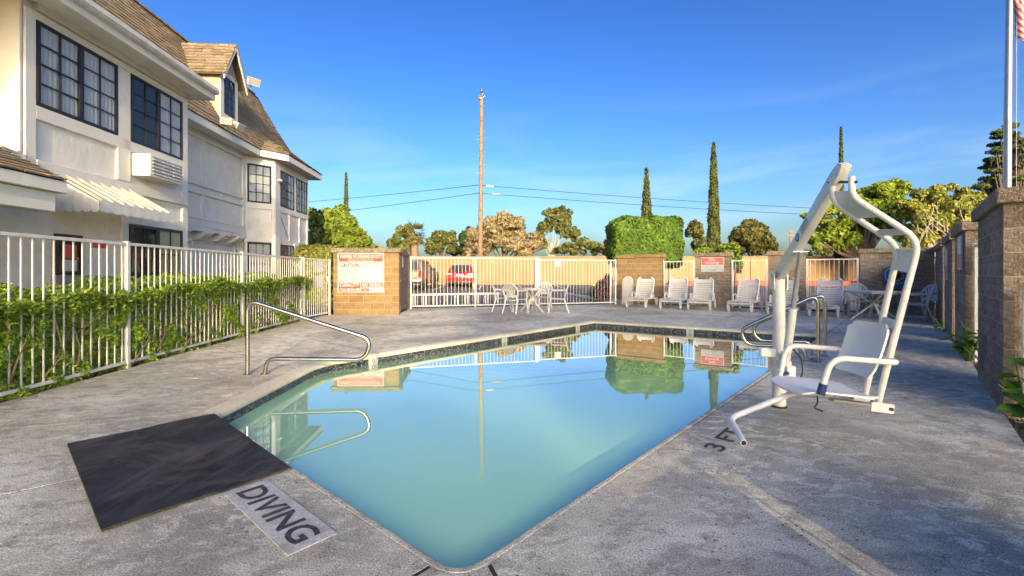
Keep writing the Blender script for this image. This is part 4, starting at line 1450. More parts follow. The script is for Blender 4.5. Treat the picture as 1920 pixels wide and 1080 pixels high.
pr = [PB - bd * 0.06 - bup * hh + bd * 0.02, PB - bd * 0.07 + bup * hh * 0.2, PB + bup * hh, PT + bup * hh, PT + bd * 0.10 + bup * (hh - 0.02), PT + bd * 0.13 - bup * 0.02, PT + bd * 0.06 - bup * hh]
bm_.prism([p - side * hw for p in pr], side * (2 * hw))
boom = LB(bm_, 'boom', bevel=0.006, segs=2)
for q, s_ in ((0.52, 1), (0.30, 1)):
    pass
# round badge and small lettering panel on the boom
bl = (-side if side.x > 0 else side)
bc = PB.lerp(PT, 0.46) + bl * (hw + 0.001)
dk = MB()
dk.poly([bc + bd * 0.034 * math.cos(2 * math.pi * k / 20) + bup * 0.034 * math.sin(2 * math.pi * k / 20) for k in range(20)])
LB(dk, 'badge', M['navy'], boom, recalc=False)
dk = MB()
b2_ = bc + bd * 0.005 + bl * 0.0008
dk.poly([b2_ + bd * 0.020 * math.cos(2 * math.pi * k / 20) * (1 if k % 4 else 0.4) + bup * 0.020 * math.sin(2 * math.pi * k / 20) for k in range(20)])
LB(dk, 'badge_mark', M['sign_white'], boom, recalc=False)
pc = PB.lerp(PT, 0.58) + bl * (hw + 0.0012)
LB(MB().poly([pc - bd * 0.07 - bup * 0.03, pc + bd * 0.07 - bup * 0.03, pc + bd * 0.07 + bup * 0.03, pc - bd * 0.07 + bup * 0.03]), 'decal', M['sign_pale'], boom, recalc=False)
for k in range(3):
    q = pc + bl * 0.0006 + bup * (0.016 - 0.016 * k)
    LB(MB().poly([q - bd * 0.05 - bup * 0.003, q + bd * (0.05 - 0.012 * k) - bup * 0.003, q + bd * (0.05 - 0.012 * k) + bup * 0.003, q - bd * 0.05 + bup * 0.003]), 'decal_line', M['grille'], boom, recalc=False)
# actuator
A0, A1 = Vector((2.32, 3.86, 0.40)), PB.lerp(PT, 0.40) - bup * (hh + 0.035)
am = A0.lerp(A1, 0.52)
LB(MB().tube([A0, am], 0.031, 18), 'actuator_sleeve', smooth=True)
LB(MB().tube([am, A1], 0.019, 16), 'actuator_rod', M['grille'], smooth=True)
LB(MB().beam(Vector((px_, py_ - 0.03, 0.40)), Vector((2.315, 3.83, 0.40)), 0.075, 0.05), 'clevis', bevel=0.004)
LB(MB().beam(Vector((2.335, 3.84, 0.24)), Vector((2.335, 3.84, 0.39)), 0.075, 0.085, up=(0, 1, 0)), 'drive_box', M['lift_plastic'], bevel=0.008, segs=2)
for s_ in (-1, 1):
    LB(MB().beam(PB.lerp(PT, 0.36) + side * 0.03 * s_ - bup * hh, A1 + side * 0.03 * s_, 0.007, 0.06, up=side), 'lug', None, boom)
LB(MB().tube([A1 - side * 0.055, A1 + side * 0.055], 0.008, 10), 'clevis_pin', M['steel'], boom, smooth=True)
# turning handle and latch on the post
LB(MB().beam((px_ - 0.05, py_ - 0.02, 0.475), (px_ - 0.20, py_ - 0.06, 0.49), 0.04, 0.075), 'turning_handle', M['lift_plastic'], bevel=0.006)
LB(MB().prism([(px_ - 0.02, py_ - 0.062, 0.50), (px_ + 0.02, py_ - 0.062, 0.42), (px_ + 0.045, py_ - 0.06, 0.36), (px_ + 0.01, py_ - 0.062, 0.37)], (0, -0.02, 0)), 'latch', M['aluminium'])
cb_ = MB().tube(fillet([(px_ + 0.06, py_ - 0.1, 0.52), (px_ + 0.10, py_ - 0.16, 0.45), (px_ + 0.08, py_ - 0.2, 0.30), (px_ + 0.02, py_ - 0.1, 0.22)], 0.06), 0.006, 8)
LB(cb_, 'cable', M['black'], smooth=True)
LB(MB().tube(fillet([(px_ + 0.045, py_ - 0.13, 0.33), (px_ + 0.07, py_ - 0.16, 0.24), (px_ + 0.13, py_ - 0.15, 0.22)], 0.03), 0.008, 8), 'hose', M['black'], smooth=True)
# hanging frame: two parallel bent tubes
ARMS = [[P(1561, 331, 3.0), P(1561, 380, 3.0), P(1686, 462, 2.98), P(1619, 752, 3.10)],
        [P(1597, 331, 2.86), P(1597, 368, 2.86), P(1724, 450, 2.80), P(1645, 760, 2.96)]]
for p_ in ARMS:
    LB(MB().tube(fillet(p_, 0.10, 8), 0.019, 16), 'arm_tube', smooth=True, ang=60)
def arm_at(u0, u1, name):
    """a plate bridging both tubes between two stations along the bend"""
    A = fillet(ARMS[0], 0.10, 8)
    B = fillet(ARMS[1], 0.10, 8)
    def at(P_, u):
        n = len(P_) - 1
        ls = [(P_[i + 1] - P_[i]).length for i in range(n)]
        t = u * sum(ls)
        for i in range(n):
            if t <= ls[i]: return P_[i].lerp(P_[i + 1], t / ls[i])
            t -= ls[i]
        return P_[-1]
    k = 8
    rows_ = [[at(A, u0 + (u1 - u0) * i / k), at(B, u0 + (u1 - u0) * i / k)] for i in range(k + 1)]
    LB(MB().plate(rows_, 0.006), name)
arm_at(0.055, 0.20, 'bridge_plate'); arm_at(0.28, 0.315, 'bridge_plate'); arm_at(0.385, 0.47, 'bridge_plate'); arm_at(0.655, 0.69, 'bridge_plate')
LB(MB().tube([P(1553, 342, 3.03), P(1607, 341, 2.83)], 0.008, 10), 'top_pin', M['black'], smooth=True)
# seat assembly, tilted a little backwards (towards +x)
SO = Vector((2.105, 3.07, 0.375))
ST = Matrix.Translation(SO) @ Matrix.Rotation(R(7), 4, 'Y') @ Matrix.Rotation(R(-4), 4, 'Z')
def sp(x, y, z): return ST @ Vector((x, y, z))
rows_ = []
for i in range(13):
    x = -0.25 + 0.47 * i / 12
    rr = []
    for j in range(13):
        v = -1 + 2 * j / 12
        wd = 0.235 - 0.05 * max(0, (i - 9) / 3) ** 2 - 0.03 * max(0, (2 - i) / 2) ** 2
        z = 0.018 * v * v - 0.03 * max(0, (2.5 - i) / 2.5) ** 2 + 0.012 * (i / 12)
        rr.append(sp(x, v * wd, z))
    rows_.append(rr)
seat = LB(MB().plate(rows_, 0.012), 'seat_pan', M['lift_plastic'], smooth=True)
rows_ = []
for i in range(13):
    z = 0.0 + 0.36 * i / 12
    rr = []
    for j in range(13):
        v = -1 + 2 * j / 12
        e = max(0, (i - 10) / 2)
        wd = 0.225 * (1 - 0.06 * e * e) - 0.03 * max(0, (2 - i) / 2)
        x = 0.20 + 0.05 * math.sin(i / 12 * 1.6) + 0.02 * i / 12 - 0.035 * v * v
        if e and abs(v) > 0.8: z_ = z - 0.03 * e * e * (abs(v) - 0.8) / 0.2
        else: z_ = z
        rr.append(sp(x, v * wd * 0.84, z_ + 0.14))
    rows_.append(rr)
LB(MB().plate(rows_, 0.012), 'seat_back', M['lift_plastic'], smooth=True)
for y in (0.262, -0.262):
    p_ = [sp(-0.17, y * 0.93, 0.02), sp(-0.14, y, 0.255), sp(0.265, y, 0.275), sp(0.305, y * 0.25, 0.275)]
    LB(MB().tube(fillet(p_, 0.09, 8), 0.0182, 14), 'armrest', smooth=True, ang=60)
LB(MB().tube([sp(-0.168, -0.246, 0.015), sp(-0.162, -0.249, 0.085)], 0.0235, 14), 'sleeve', M['navy'], smooth=True)
LB(MB().beam(sp(-0.165, 0.246, 0.03), sp(-0.11, 0.246, 0.055), 0.03, 0.02), 'knob', M['navy'], bevel=0.004)
LB(MB().tube([sp(0.32, -0.075, 0.275), sp(0.32, 0.09, 0.275)], 0.0195, 12), 'cross_tube', smooth=True)
LB(MB().beam(sp(-0.05, -0.16, -0.022), sp(0.34, -0.10, -0.03), 0.05, 0.018), 'seat_rail', M['aluminium'], bevel=0.003)
LB(MB().beam(sp(-0.05, 0.12, -0.022), sp(0.34, 0.06, -0.03), 0.05, 0.018), 'seat_rail', M['aluminium'], bevel=0.003)
LB(MB().beam(sp(0.21, -0.14, -0.035), sp(0.355, -0.135, -0.035), 0.012, 0.06, up=(0, 0, 1)), 'hinge_plate', bevel=0.003)
LB(MB().beam(sp(0.21, 0.03, -0.03), sp(0.355, 0.03, -0.035), 0.012, 0.06, up=(0, 0, 1)), 'hinge_plate', bevel=0.003)
LB(MB().tube([sp(0.33, -0.155, -0.035), sp(0.33, 0.05, -0.03)], 0.011, 12), 'hinge_bolt', M['black'], smooth=True)
ft = [sp(0.05, 0.0, -0.028), sp(-0.20, 0.0, -0.045), Vector((1.45, 3.03, 0.205)), Vector((1.385, 2.72, 0.155))]
LB(MB().tube(fillet(ft, 0.06, 8), 0.0195, 14), 'footrest', smooth=True, ang=60)
LB(MB().lathe([(0.012, -0.001), (0.0, -0.001), (0.0, 0.0), (0.012, 0.0)], (0, 0, 0), 12), 'hidden_plug', M['black']) if False else None
tip, tprev = Vector((1.385, 2.72, 0.155)), Vector((1.45, 3.03, 0.205))
td = (tip - tprev).normalized()
LB(MB().tube([tip + td * 0.0006, tip + td * 0.0016], 0.0145, 14), 'tube_end', M['black'])
hk = fillet([sp(-0.10, -0.10, -0.02), sp(-0.09, -0.10, -0.07), sp(-0.12, -0.11, -0.10), sp(-0.06, -0.11, -0.115)], 0.03)
LB(MB().tube(hk, 0.005, 6), 'belt_end', M['black'], smooth=True)

# ------------------------------------------------------------------ resin furniture
def make_chair(name, label):
    t = thing(name, label, 'chair', (0, 0, 0), 0, 'white plastic patio chairs')
    m = M['resin']                                           # faces +y, seat about 0.43 high
    rows_ = []
    for i in range(8):
        y = 0.23 - 0.45 * i / 7
        rr = []
        for j in range(8):
            v = -1 + 2 * j / 7
            rr.append((v * (0.235 - 0.03 * i / 7), y, 0.43 - 0.025 * (i / 7) - 0.015 * (1 - v * v) - (0.03 if i == 0 else 0)))
        rows_.append(rr)
    MB().plate(rows_, -0.014).build('seat', m, t, smooth=True)
    for sx in (-1, 1):
        MB().beam((sx * 0.235, 0.20, 0.44), (sx * 0.265, 0.27, 0.0), 0.05, 0.035, w1=0.036, h1=0.028).build('leg', m, t, bevel=0.005)
        MB().beam((sx * 0.205, -0.19, 0.42), (sx * 0.235, -0.33, 0.0), 0.055, 0.035, w1=0.036, h1=0.028).build('leg', m, t, bevel=0.005)
        p_ = fillet([(sx * 0.245, 0.215, 0.42), (sx * 0.275, 0.20, 0.655), (sx * 0.28, -0.02, 0.66), (sx * 0.235, -0.265, 0.67)], 0.07, 6)
        MB().tube(p_, 0.020, 8, flat=1.35).build('arm', m, t, smooth=True)
    # fan back
    def bp(x, z):                                           # leaning, slightly wrapped back
        return Vector((x, -0.215 - (z - 0.42) * 0.28 + 0.35 * x * x, z))
    arch = []
    for k in range(25):
        a_ = math.pi * (-0.08 + 1.16 * k / 24)
        arch.append((-0.255 * math.cos(a_), 0.635 + 0.235 * math.sin(a_)))
    pts_ = [bp(-0.185, 0.42)] + [bp(x, z) for x, z in arch] + [bp(0.185, 0.42)]
    MB().tube(pts_, 0.019, 8, flat=1.5).build('back_frame', m, t, smooth=True, ang=60)
    for k in range(-3, 4):
        x0, x1 = k * 0.034, k * 0.066
        z1 = 0.635 + math.sqrt(max(0.0, 1 - (x1 / 0.255) ** 2)) * 0.235
        a_, b_ = 0.013, 0.021
        rows_ = []
        for q in range(5):
            f = q / 4
            z = 0.50 + (z1 - 0.50) * f
            x = x0 + (x1 - x0) * f
            hw_ = a_ + (b_ - a_) * f
            rows_.append([bp(x - hw_, z), bp(x + hw_, z)])
        MB().plate(rows_, 0.008).build('slat', m, t)
    rows_ = [[bp(x, z) for x in np.linspace(-0.19, 0.19, 7)] for z in (0.47, 0.51, 0.545)]
    MB().plate(rows_, 0.010).build('lumbar_rail', m, t, smooth=True)
    return t
chair0 = make_chair('patio_chair', 'x')
used = [False]
def put_chair(x, y, face, label):
    o = copy_tree(chair0) if used[0] else chair0
    used[0] = True
    o.location = (x, y, 0)
    o.rotation_euler = (0, 0, math.atan2(face[1], face[0]) - math.pi / 2)
    o['label'] = label
    return o
def make_table(label, x, y, r, rz, sides):
    t = thing('patio_table', label, 'table', (x, y, 0), rz, 'white plastic patio tables')
    m = M['resin']
    top = [(r * math.cos(2 * math.pi * (k + .5) / sides), r * math.sin(2 * math.pi * (k + .5) / sides)) for k in range(sides)]
    MB().prism([(a, b, 0.70) for a, b in top], (0, 0, 0.022)).build('table_top', m, t, bevel=0.007, segs=2)
    MB().prism([(a * 0.94, b * 0.94, 0.665) for a, b in top], (0, 0, 0.034)).build('apron', m, t)
    MB().lathe([(0.05, 0.32), (0.06, 0.36), (0.06, 0.44), (0.05, 0.48)], (0, 0, 0), 12).build('hub', m, t, smooth=True)
    for k in range(4):
        a_ = math.pi / 4 + k * math.pi / 2
        c, s_ = math.cos(a_), math.sin(a_)
        p_ = fillet([(c * r * 0.80, s_ * r * 0.80, 0.67), (c * 0.05, s_ * 0.05, 0.43), (c * 0.05, s_ * 0.05, 0.38), (c * r * 0.80, s_ * r * 0.80, 0.0)], 0.12, 5)
        mb_ = MB()
        for p, q in zip(p_[:-1], p_[1:]):
            mb_.beam(p, q, 0.05, 0.034, up=(0, 0, 1))
        mb_.build('leg', m, t)
    return t
make_table('round white plastic table beside the picket fence, parked cars behind', 0.60, 13.75, 0.47, 0.3, 24)
put_chair(-0.28, 13.95, (1, 0.0), 'white plastic chair in side view, half hidden behind the chair with its back to us')
put_chair(0.10, 13.22, (0.55, 0.8), 'white fan-back chair with its back to us at the fence-side table')
put_chair(0.98, 14.75, (-0.35, -1), 'white fan-back chair facing us, between the fence-side table and the fence')
put_chair(1.36, 13.55, (-1, 0.12), 'white plastic chair seen from the side at the fence-side table, before gate')
make_table('white plastic table in front of the hose reel wall, seen through the lift arms', 9.12, 11.45, 0.62, 0.41, 8)
put_chair(9.55, 12.55, (-0.45, -0.9), 'white fan-back chair tucked behind the table by the hose reel wall')
put_chair(9.72, 10.95, (-0.75, 0.65), 'white chair partly hidden by the two tubes of the pool lift arm')
put_chair(10.45, 11.55, (-1, -0.15), 'white patio chair in the far corner, nearest the dark right block wall')

def make_lounger():
    t = thing('sun_lounger', 'x', 'sun lounger', (0, 0, 0), 0, 'white loungers lined up along the block wall')
    m = M['resin']                                          # foot end towards +y; hinge of the back at y = 0
    hw = 0.31
    seat_prof = [(1.02, 0.25), (0.95, 0.30), (0.70, 0.315), (0.40, 0.30), (0.15, 0.305), (0.0, 0.315)]
    for sx in (-1, 1):
        mb_ = MB()
        for a_, b_ in zip(seat_prof[:-1], seat_prof[1:]):
            mb_.beam((sx * hw, a_[0], a_[1]), (sx * hw, b_[0] - 0.01, b_[1]), 0.045, 0.05)
        mb_.beam((sx * hw, 0.0, 0.30), (sx * hw, -0.62, 0.27), 0.045, 0.045)
        mb_.build('side_rail', m, t)
    th = R(66)
    bd_ = Vector((0, -math.cos(th), math.sin(th)))
    b0_ = Vector((0, -0.02, 0.32))
    BL = 0.74
    for sx in (-1, 1):
        MB().tube(fillet([b0_ + Vector((sx * (hw - 0.02), 0, 0)), b0_ + bd_ * (BL - 0.06) + Vector((sx * (hw - 0.02), 0.0, 0)), b0_ + bd_ * (BL + 0.02) + Vector((sx * (hw - 0.12), 0, 0))], 0.07), 0.024, 8, flat=1.2).build('back_rail', m, t, smooth=True)
    nb = Vector((0, math.sin(th), math.cos(th)))
    for k in range(10):
        q = b0_ + bd_ * (0.05 + k * 0.069)
        wide = 0.026 if k < 9 else 0.045
        rows_ = []
        for j in range(7):
            v = -1 + 2 * j / 6
            c = q + Vector((v * (hw - 0.025), 0, 0)) - nb * 0.035 * (1 - v * v)
            rows_.append([c - bd_ * wide, c + bd_ * wide])
        MB().plate(rows_, 0.012).build('back_slat', m, t)
    for k in range(13):
        y = 0.06 + k * 0.073
        z = np.interp(y, [0, .15, .4, .7, .95, 1.02], [0.325, .315, .31, .325, .31, .27])
        MB().box((-hw + 0.02, y - 0.027, z), (hw - 0.02, y + 0.027, z + 0.014)).build('seat_slat', m, t)
    MB().box((-hw + 0.02, 0.985, 0.235), (hw - 0.02, 1.03, 0.29)).build('foot_rail', m, t, bevel=0.008)
    for sx in (-1, 1):
        for y, dy in ((0.86, 0.10), (-0.45, -0.12)):
            p_ = fillet([(sx * hw, y - 0.13, 0.28), (sx * (hw + 0.01), y - 0.06 + dy * 0.4, 0.02), (sx * (hw + 0.01), y + 0.05 + dy * 0.4, 0.02), (sx * hw, y + 0.13, 0.28)], 0.09, 5)
            MB().tube(p_, 0.025, 8, flat=1.1).build('leg', m, t, smooth=True)
            if dy > 0:
                MB().lathe([(0.0, -0.02), (0.035, -0.02), (0.035, 0.02), (0.0, 0.02)], (sx * (hw + 0.012), y + 0.04, 0.036), 12, 'x').build('wheel', m, t, smooth=True)
        p_ = fillet([(sx * (hw + 0.02), 0.30, 0.31), (sx * (hw + 0.03), 0.26, 0.50), (sx * (hw + 0.03), -0.02, 0.50), (sx * (hw + 0.01), -0.10, 0.33)], 0.09, 6)
        MB().tube(p_, 0.022, 8, flat=1.3).build('armrest', m, t, smooth=True)
    MB().beam((-hw, -0.28, 0.30), (hw, -0.28, 0.30), 0.03, 0.03).build('prop_bar', m, t)
    for sx in (-1, 1):
        MB().beam((sx * (hw - 0.06), -0.28, 0.30), b0_ + bd_ * 0.42 + Vector((sx * (hw - 0.06), 0, 0)) - nb * 0.03, 0.025, 0.025).build('prop', m, t)
    return t
lo0 = make_lounger()
spots = [(1192, 577.5, 5, 'white lounger beside the arched board against the sunlit tan wall'),
         (1256, 580, 4, 'white lounger in front of the fence beside the tan wall'),
         (1310, 583, 7, 'white lounger directly below the No Diving sign'),
         (1386, 586, -3, 'white lounger before the short fence right of the No Diving sign'),
         (1463, 590, 0, 'white lounger mostly hidden behind the white lift post'),
         (1543, 595, -6, 'white lounger behind the twin steel rails, beside the patio table')]
for k, (px, py, rot, lab) in enumerate(spots):
    o = lo0 if k == 0 else copy_tree(lo0)
    p = G(px, py)
    inn = Vector((-0.597, -0.802, 0))
    a_ = math.atan2(inn.y, inn.x) - math.pi / 2 + R(rot)
    o.rotation_euler = (0, 0, a_)
    c = p - Vector((-math.sin(a_), math.cos(a_), 0)) * 0.95
    o.location = (c.x, c.y, 0)
    o['label'] = lab

# rounded board leaning on the tan wall
q = P(1179, 570, 16.9)
bo = thing('arched_board', 'pale board with a rounded top leaning on the sunlit tan wall', 'board', (q.x, q.y, 0), math.atan2(W.y, W.x))
out = [(-0.215, 0), (0.215, 0)] + [(0.215 * math.cos(math.pi * k / 14), 0.84 + 0.215 * math.sin(math.pi * k / 14)) for k in range(15)]
MB().prism([(x, 0.12 - 0.06 * z, z) for x, z in out], (0, 0.03, 0.002)).build('panel', M['board'], bo, bevel=0.006)
MB().prism([(x * 0.86, 0.152 - 0.06 * z, 0.06 + z * 0.92) for x, z in out], (0, 0.006, 0)).build('face', M['board'], bo)

# hose reel on the wall
t_ = 0.86
hp = CC + W * t_
hr = thing('hose_reel', 'blue hose coiled on a round wall reel behind the patio chairs', 'hose reel', (hp.x, hp.y, 0.77), math.atan2(W.y, W.x))
cz = 0.34
MB().lathe([(0.10, 0.0), (0.10, 0.05), (0.03, 0.06)], (0, 0.0, cz), 16, 'y').build('mount', M['black'], hr)
co = MB()
for k in range(4):
    r_ = 0.20 + 0.028 * k
    co.tube([(r_ * math.cos(2 * math.pi * i / 32 + 0.001), 0.085 + 0.006 * math.sin(k * 2 + i), cz + r_ * math.sin(2 * math.pi * i / 32)) for i in range(33)], 0.016, 8)
    co.tube([(r_ * math.cos(2 * math.pi * i / 32 + 0.001), 0.12 + 0.006 * math.sin(k + i * .7), cz + r_ * math.sin(2 * math.pi * i / 32)) for i in range(33)], 0.016, 8)
co.build('hose', M['blue'], hr, smooth=True)
rim = MB()
rim.tube([(0.15 * math.cos(2 * math.pi * i / 28), 0.14, cz + 0.15 * math.sin(2 * math.pi * i / 28)) for i in range(29)], 0.010, 6)
rim.tube([(0.245 * math.cos(2 * math.pi * i / 28), 0.145, cz + 0.245 * math.sin(2 * math.pi * i / 28)) for i in range(29)], 0.009, 6)
rim.build('reel_ring', M['sign_pale'], hr, smooth=True)
for k in range(5):
    a_ = 2 * math.pi * k / 5 + 0.3
    MB().beam((0, 0.145, cz), (0.25 * math.cos(a_), 0.145, cz + 0.25 * math.sin(a_)), 0.022, 0.014).build('spoke', M['black'], hr)
MB().lathe([(0.0, 0.10), (0.05, 0.10), (0.05, 0.165), (0.0, 0.165)], (0, 0, cz), 16, 'y').build('hub', M['black'], hr)
MB().tube(fillet([(-0.23, 0.11, cz - 0.1), (-0.20, 0.13, cz - 0.34), (0.1, 0.12, cz - 0.36), (0.25, 0.10, cz - 0.2)], 0.1), 0.015, 8).build('loose_hose', M['blue'], hr, smooth=True)

# ------------------------------------------------------------------ signs
def board(name, label, cat, c, xd, w, h, m='sign_white', th=0.012, z=(0, 0, 1)):
    """a board whose face centre is the world point c and whose reading direction is xd"""
    xd = Vector(xd).normalized()
    nz = xd.cross(Vector(z))
    t = thing(name, label, cat, c)
    c = Vector(c)
    a, b = xd * w / 2, Vector((0, 0, h / 2))
    pl = MB().prism([c - a - b, c + a - b, c + a + b, c - a + b], -nz * th).build('panel', M[m], t, world=True, bevel=0.002)
    return t, c, xd, nz
def field(t, c, xd, nz, x0, x1, z0, z1, m, name='field', lift=0.0012):
    p = lambda x, z: c + xd * x + Vector((0, 0, z)) + nz * lift
    return MB().poly([p(x0, z0), p(x1, z0), p(x1, z1), p(x0, z1)]).build(name, M[m], t, world=True, recalc=False)
def words(t, c, xd, x, z, w, h, body, m='sign_ink', lift=0.0026, off=0.012):
    return text(body, M[m], t, c + xd * x + Vector((0, 0, z)), xd, (0, 0, 1), w, h, lift=lift, off=off)
# the big warning board (1.30 x 1.12 m)
cs = P(676.5, 511, 12.775)
t, c, xd, nz = board('warning_sign', 'red and white pool warning board reading WARNING NO LIFEGUARD ON DUTY', 'sign', cs, (1, 0, 0), 1.295, 1.12)
field(t, c, xd, nz, -0.615, 0.615, 0.305, 0.53, 'sign_red', 'red_band')
words(t, c, xd, 0, 0.455, 1.17, 0.115, 'WARNING: NO LIFEGUARD ON DUTY', 'sign_white', off=0.02)
words(t, c, xd, 0, 0.366, 0.72, 0.028, 'CHILDREN UNDER THE AGE OF 14 SHALL NOT USE POOL', 'sign_white')
words(t, c, xd, 0, 0.328, 0.76, 0.028, 'WITHOUT A PARENT OR ADULT GUARDIAN IN ATTENDANCE', 'sign_white')
def frame(x0, x1, z0, z1, w=0.008):
    f_ = MB()
    p = lambda x, z: c + xd * x + Vector((0, 0, z)) + nz * 0.0013
    for a0, a1, b0, b1 in ((x0, x1, z0, z0 + w), (x0, x1, z1 - w, z1), (x0, x0 + w, z0 + w, z1 - w), (x1 - w, x1, z0 + w, z1 - w)):
        f_.poly([p(a0, b0), p(a1, b0), p(a1, b1), p(a0, b1)])
    f_.build('outline', M['sign_ink'], t, world=True, recalc=False)
field(t, c, xd, nz, -0.605, -0.02, -0.275, 0.278, 'sign_pale', 'pale_field')
frame(-0.615, -0.012, -0.28, 0.283)
words(t, c, xd, -0.312, 0.205, 0.52, 0.105, 'CAUTION', off=0.03)
for k, (w_, s_) in enumerate(((0.50, 'KEEP GATE CLOSED AT ALL TIMES EXCEPT WHEN'), (0.48, 'ENTERING OR LEAVING POOL AREA NO RUNNING'), (0.32, 'OR ROUGH PLAY AT ANY TIME'), (0.52, 'NO PETS OR GLASS IN THE POOL AREA AT ALL'), (0.49, 'SHOWER BEFORE ENTERING THE POOL PLEASE'), (0.45, 'PERSONS WITH COLDS STAY OUT OF POOL'), (0.36, 'DO NOT SWIM ALONE HERE'), (0.14, 'NO FOOD'), (0.50, 'POOL CLOSES AT 10 PM EACH DAY OF WEEK'), (0.12, 'DAILY'), (0.42, 'MANAGEMENT IS NOT LIABLE'))):
    words(t, c, xd, -0.575 + w_ / 2, 0.118 - 0.036 * k, w_, 0.017, s_, off=0.02)
field(t, c, xd, nz, 0.012, 0.605, -0.275, 0.278, 'sign_pale', 'pale_field')
frame(0.008, 0.615, -0.28, 0.283)
words(t, c, xd, 0.13, 0.262, 0.20, 0.014, 'EMERGENCY CALL'); words(t, c, xd, 0.43, 0.262, 0.34, 0.014, 'NEAREST HOSPITAL AND PHONE')
words(t, c, xd, 0.125, 0.175, 0.13, 0.11, '911', off=0.01)
for x in (0.29, 0.42, 0.54): words(t, c, xd, x, 0.13, 0.09, 0.016, 'CALL'), words(t, c, xd, x, 0.155, 0.08, 0.014, 'PHONE')
field(t, c, xd, nz, 0.03, 0.597, -0.262, 0.095, 'sign_white', 'blank_panel', 0.002)
for z in (0.0, -0.09, -0.18): field(t, c, xd, nz, 0.03, 0.597, z, z + 0.004, 'grille', 'rule', 0.0026)
field(t, c, xd, nz, -0.615, -0.012, -0.535, -0.292, 'sign_red', 'red_band')
words(t, c, xd, -0.312, -0.355, 0.55, 0.105, 'CAPACITY', 'sign_white', off=0.03)
words(t, c, xd, -0.49, -0.48, 0.18, 0.07, 'POOL', 'sign_white', off=0.03); words(t, c, xd, -0.21, -0.48, 0.14, 0.07, 'SPA', 'sign_white', off=0.03)
field(t, c, xd, nz, -0.39, -0.295, -0.515, -0.445, 'sign_white', 'blank_box', 0.002); field(t, c, xd, nz, -0.13, -0.035, -0.515, -0.445, 'sign_white', 'blank_box', 0.002)
field(t, c, xd, nz, 0.008, 0.615, -0.415, -0.292, 'sign_red', 'red_band')
words(t, c, xd, 0.312, -0.353, 0.53, 0.10, 'NO DIVING', 'sign_white', off=0.03)
field(t, c, xd, nz, 0.008, 0.23, -0.535, -0.425, 'sign_red', 'red_band')
words(t, c, xd, 0.12, -0.458, 0.19, 0.035, 'POOL TYPE', 'sign_white', off=0.03); words(t, c, xd, 0.12, -0.508, 0.11, 0.03, 'HOURS', 'sign_white', off=0.03)
# No Diving sign on the pier
tt = 5.715
sp2 = CC + W * tt
xd2 = Vector((-W.x, -W.y, 0))
cs = Vector((sp2.x - 0.597 * 0.02, sp2.y - 0.802 * 0.02, 0))
cs.z = CH - (496 - HOR) / FPX * cs.y
t, c, xd, nz = board('no_diving_sign', 'red and white sign reading No Diving Shallow Pool on a block pier', 'sign', cs, xd2, 0.74, 0.50)
field(t, c, xd, nz, -0.355, 0.355, -0.012, 0.235, 'sign_pink', 'red_band')
field(t, c, xd, nz, -0.355, 0.355, -0.235, -0.016, 'sign_pale', 'pale_field')
words(t, c, xd, 0, 0.175, 0.20, 0.085, 'No', 'sign_white', off=0.02); words(t, c, xd, 0, 0.055, 0.44, 0.115, 'Diving', 'sign_white', off=0.02)
words(t, c, xd, 0, -0.068, 0.46, 0.085, 'Shallow', 'grille', off=0.005); words(t, c, xd, 0, -0.178, 0.26, 0.085, 'Pool', 'grille', off=0.005)
# framed signs on the right-hand walls
for s0, s1, z0, z1, lab in ((3.38, 3.98, 1.22, 1.70, 'framed white and red sign on the wall behind the climbing plant'), (6.2, 6.72, 1.04, 1.64, 'narrow-looking framed sign on the wall nearer the far corner')):
    p = R0 + U * ((s0 + s1) / 2) + VI * 0.025
    t, c, xd, nz = board('framed_sign', lab, 'sign', (p.x, p.y, (z0 + z1) / 2), (-U.x, -U.y, 0), s1 - s0, z1 - z0, 'sign_pale', 0.02)
    w2, h2 = (s1 - s0) / 2 - 0.03, (z1 - z0) / 2 - 0.03
    field(t, c, xd, nz, -w2, w2, -h2, -h2 * 0.1, 'sign_pink', 'red_band')
    field(t, c, xd, nz, -w2, w2, -h2 * 0.08, h2, 'sign_white', 'white_band')
# white paper on the enclosure door
p = Vector(dl(0.30, 1.50)) + Vector((0.004, 0, 0))
t, c, xd, nz = board('door_notice', 'small white notice taped high on the purple-brown enclosure door', 'notice', p, (-0.09, 0.995, 0), 0.22, 0.32, 'sign_white', 0.003)
# ------------------------------------------------------------------ the far tan wall, kerbs and lot furniture
def gz(y): return lot_z(y) - 0.09
fw = thing('boundary_wall', 'long tan block wall along the far side of the parking lot', 'wall', (5, 36.3, gz(36.3)))
FWZ = CH + (HOR - 483) / FPX * 36.3
MB().box((-24, 36.3, -0.1), (52, 36.5, FWZ)).build('wall', M['far_wall'], fw, world=True)
cm_ = MB()
for k in range(int(76 / 0.4)):
    cm_.box((-24 + k * 0.4 + 0.006, 36.24, FWZ + 0.003), (-24 + k * 0.4 + 0.394, 36.56, FWZ + 0.10 + random.uniform(-.004, .004)))
cm_.build('cap_course', M['far_wall'], fw, world=True)['kind'] = 'stuff'
jm = MB()
for c in range(1, int(FWZ / 0.2) + 1):
    jm.box((-24, 36.292, c * 0.2 - 0.012), (52, 36.2995, c * 0.2))
for c in range(int(FWZ / 0.2) + 1):
    for k in range(190):
        x = -24 + k * 0.4 + (0.2 if c % 2 else 0)
        jm.box((x, 36.293, c * 0.2), (x + 0.012, 36.2995, c * 0.2 + 0.188))
jm.build('joints', mat('far_joint', (0.34, 0.215, 0.10), 0.95), fw, world=True)['kind'] = 'stuff'
for k in range(11):
    x = -20 + k * 6.5
    MB().box((x, 36.22, -0.1), (x + 0.4, 36.289, FWZ)).build('pilaster', M['far_wall'], fw, world=True)
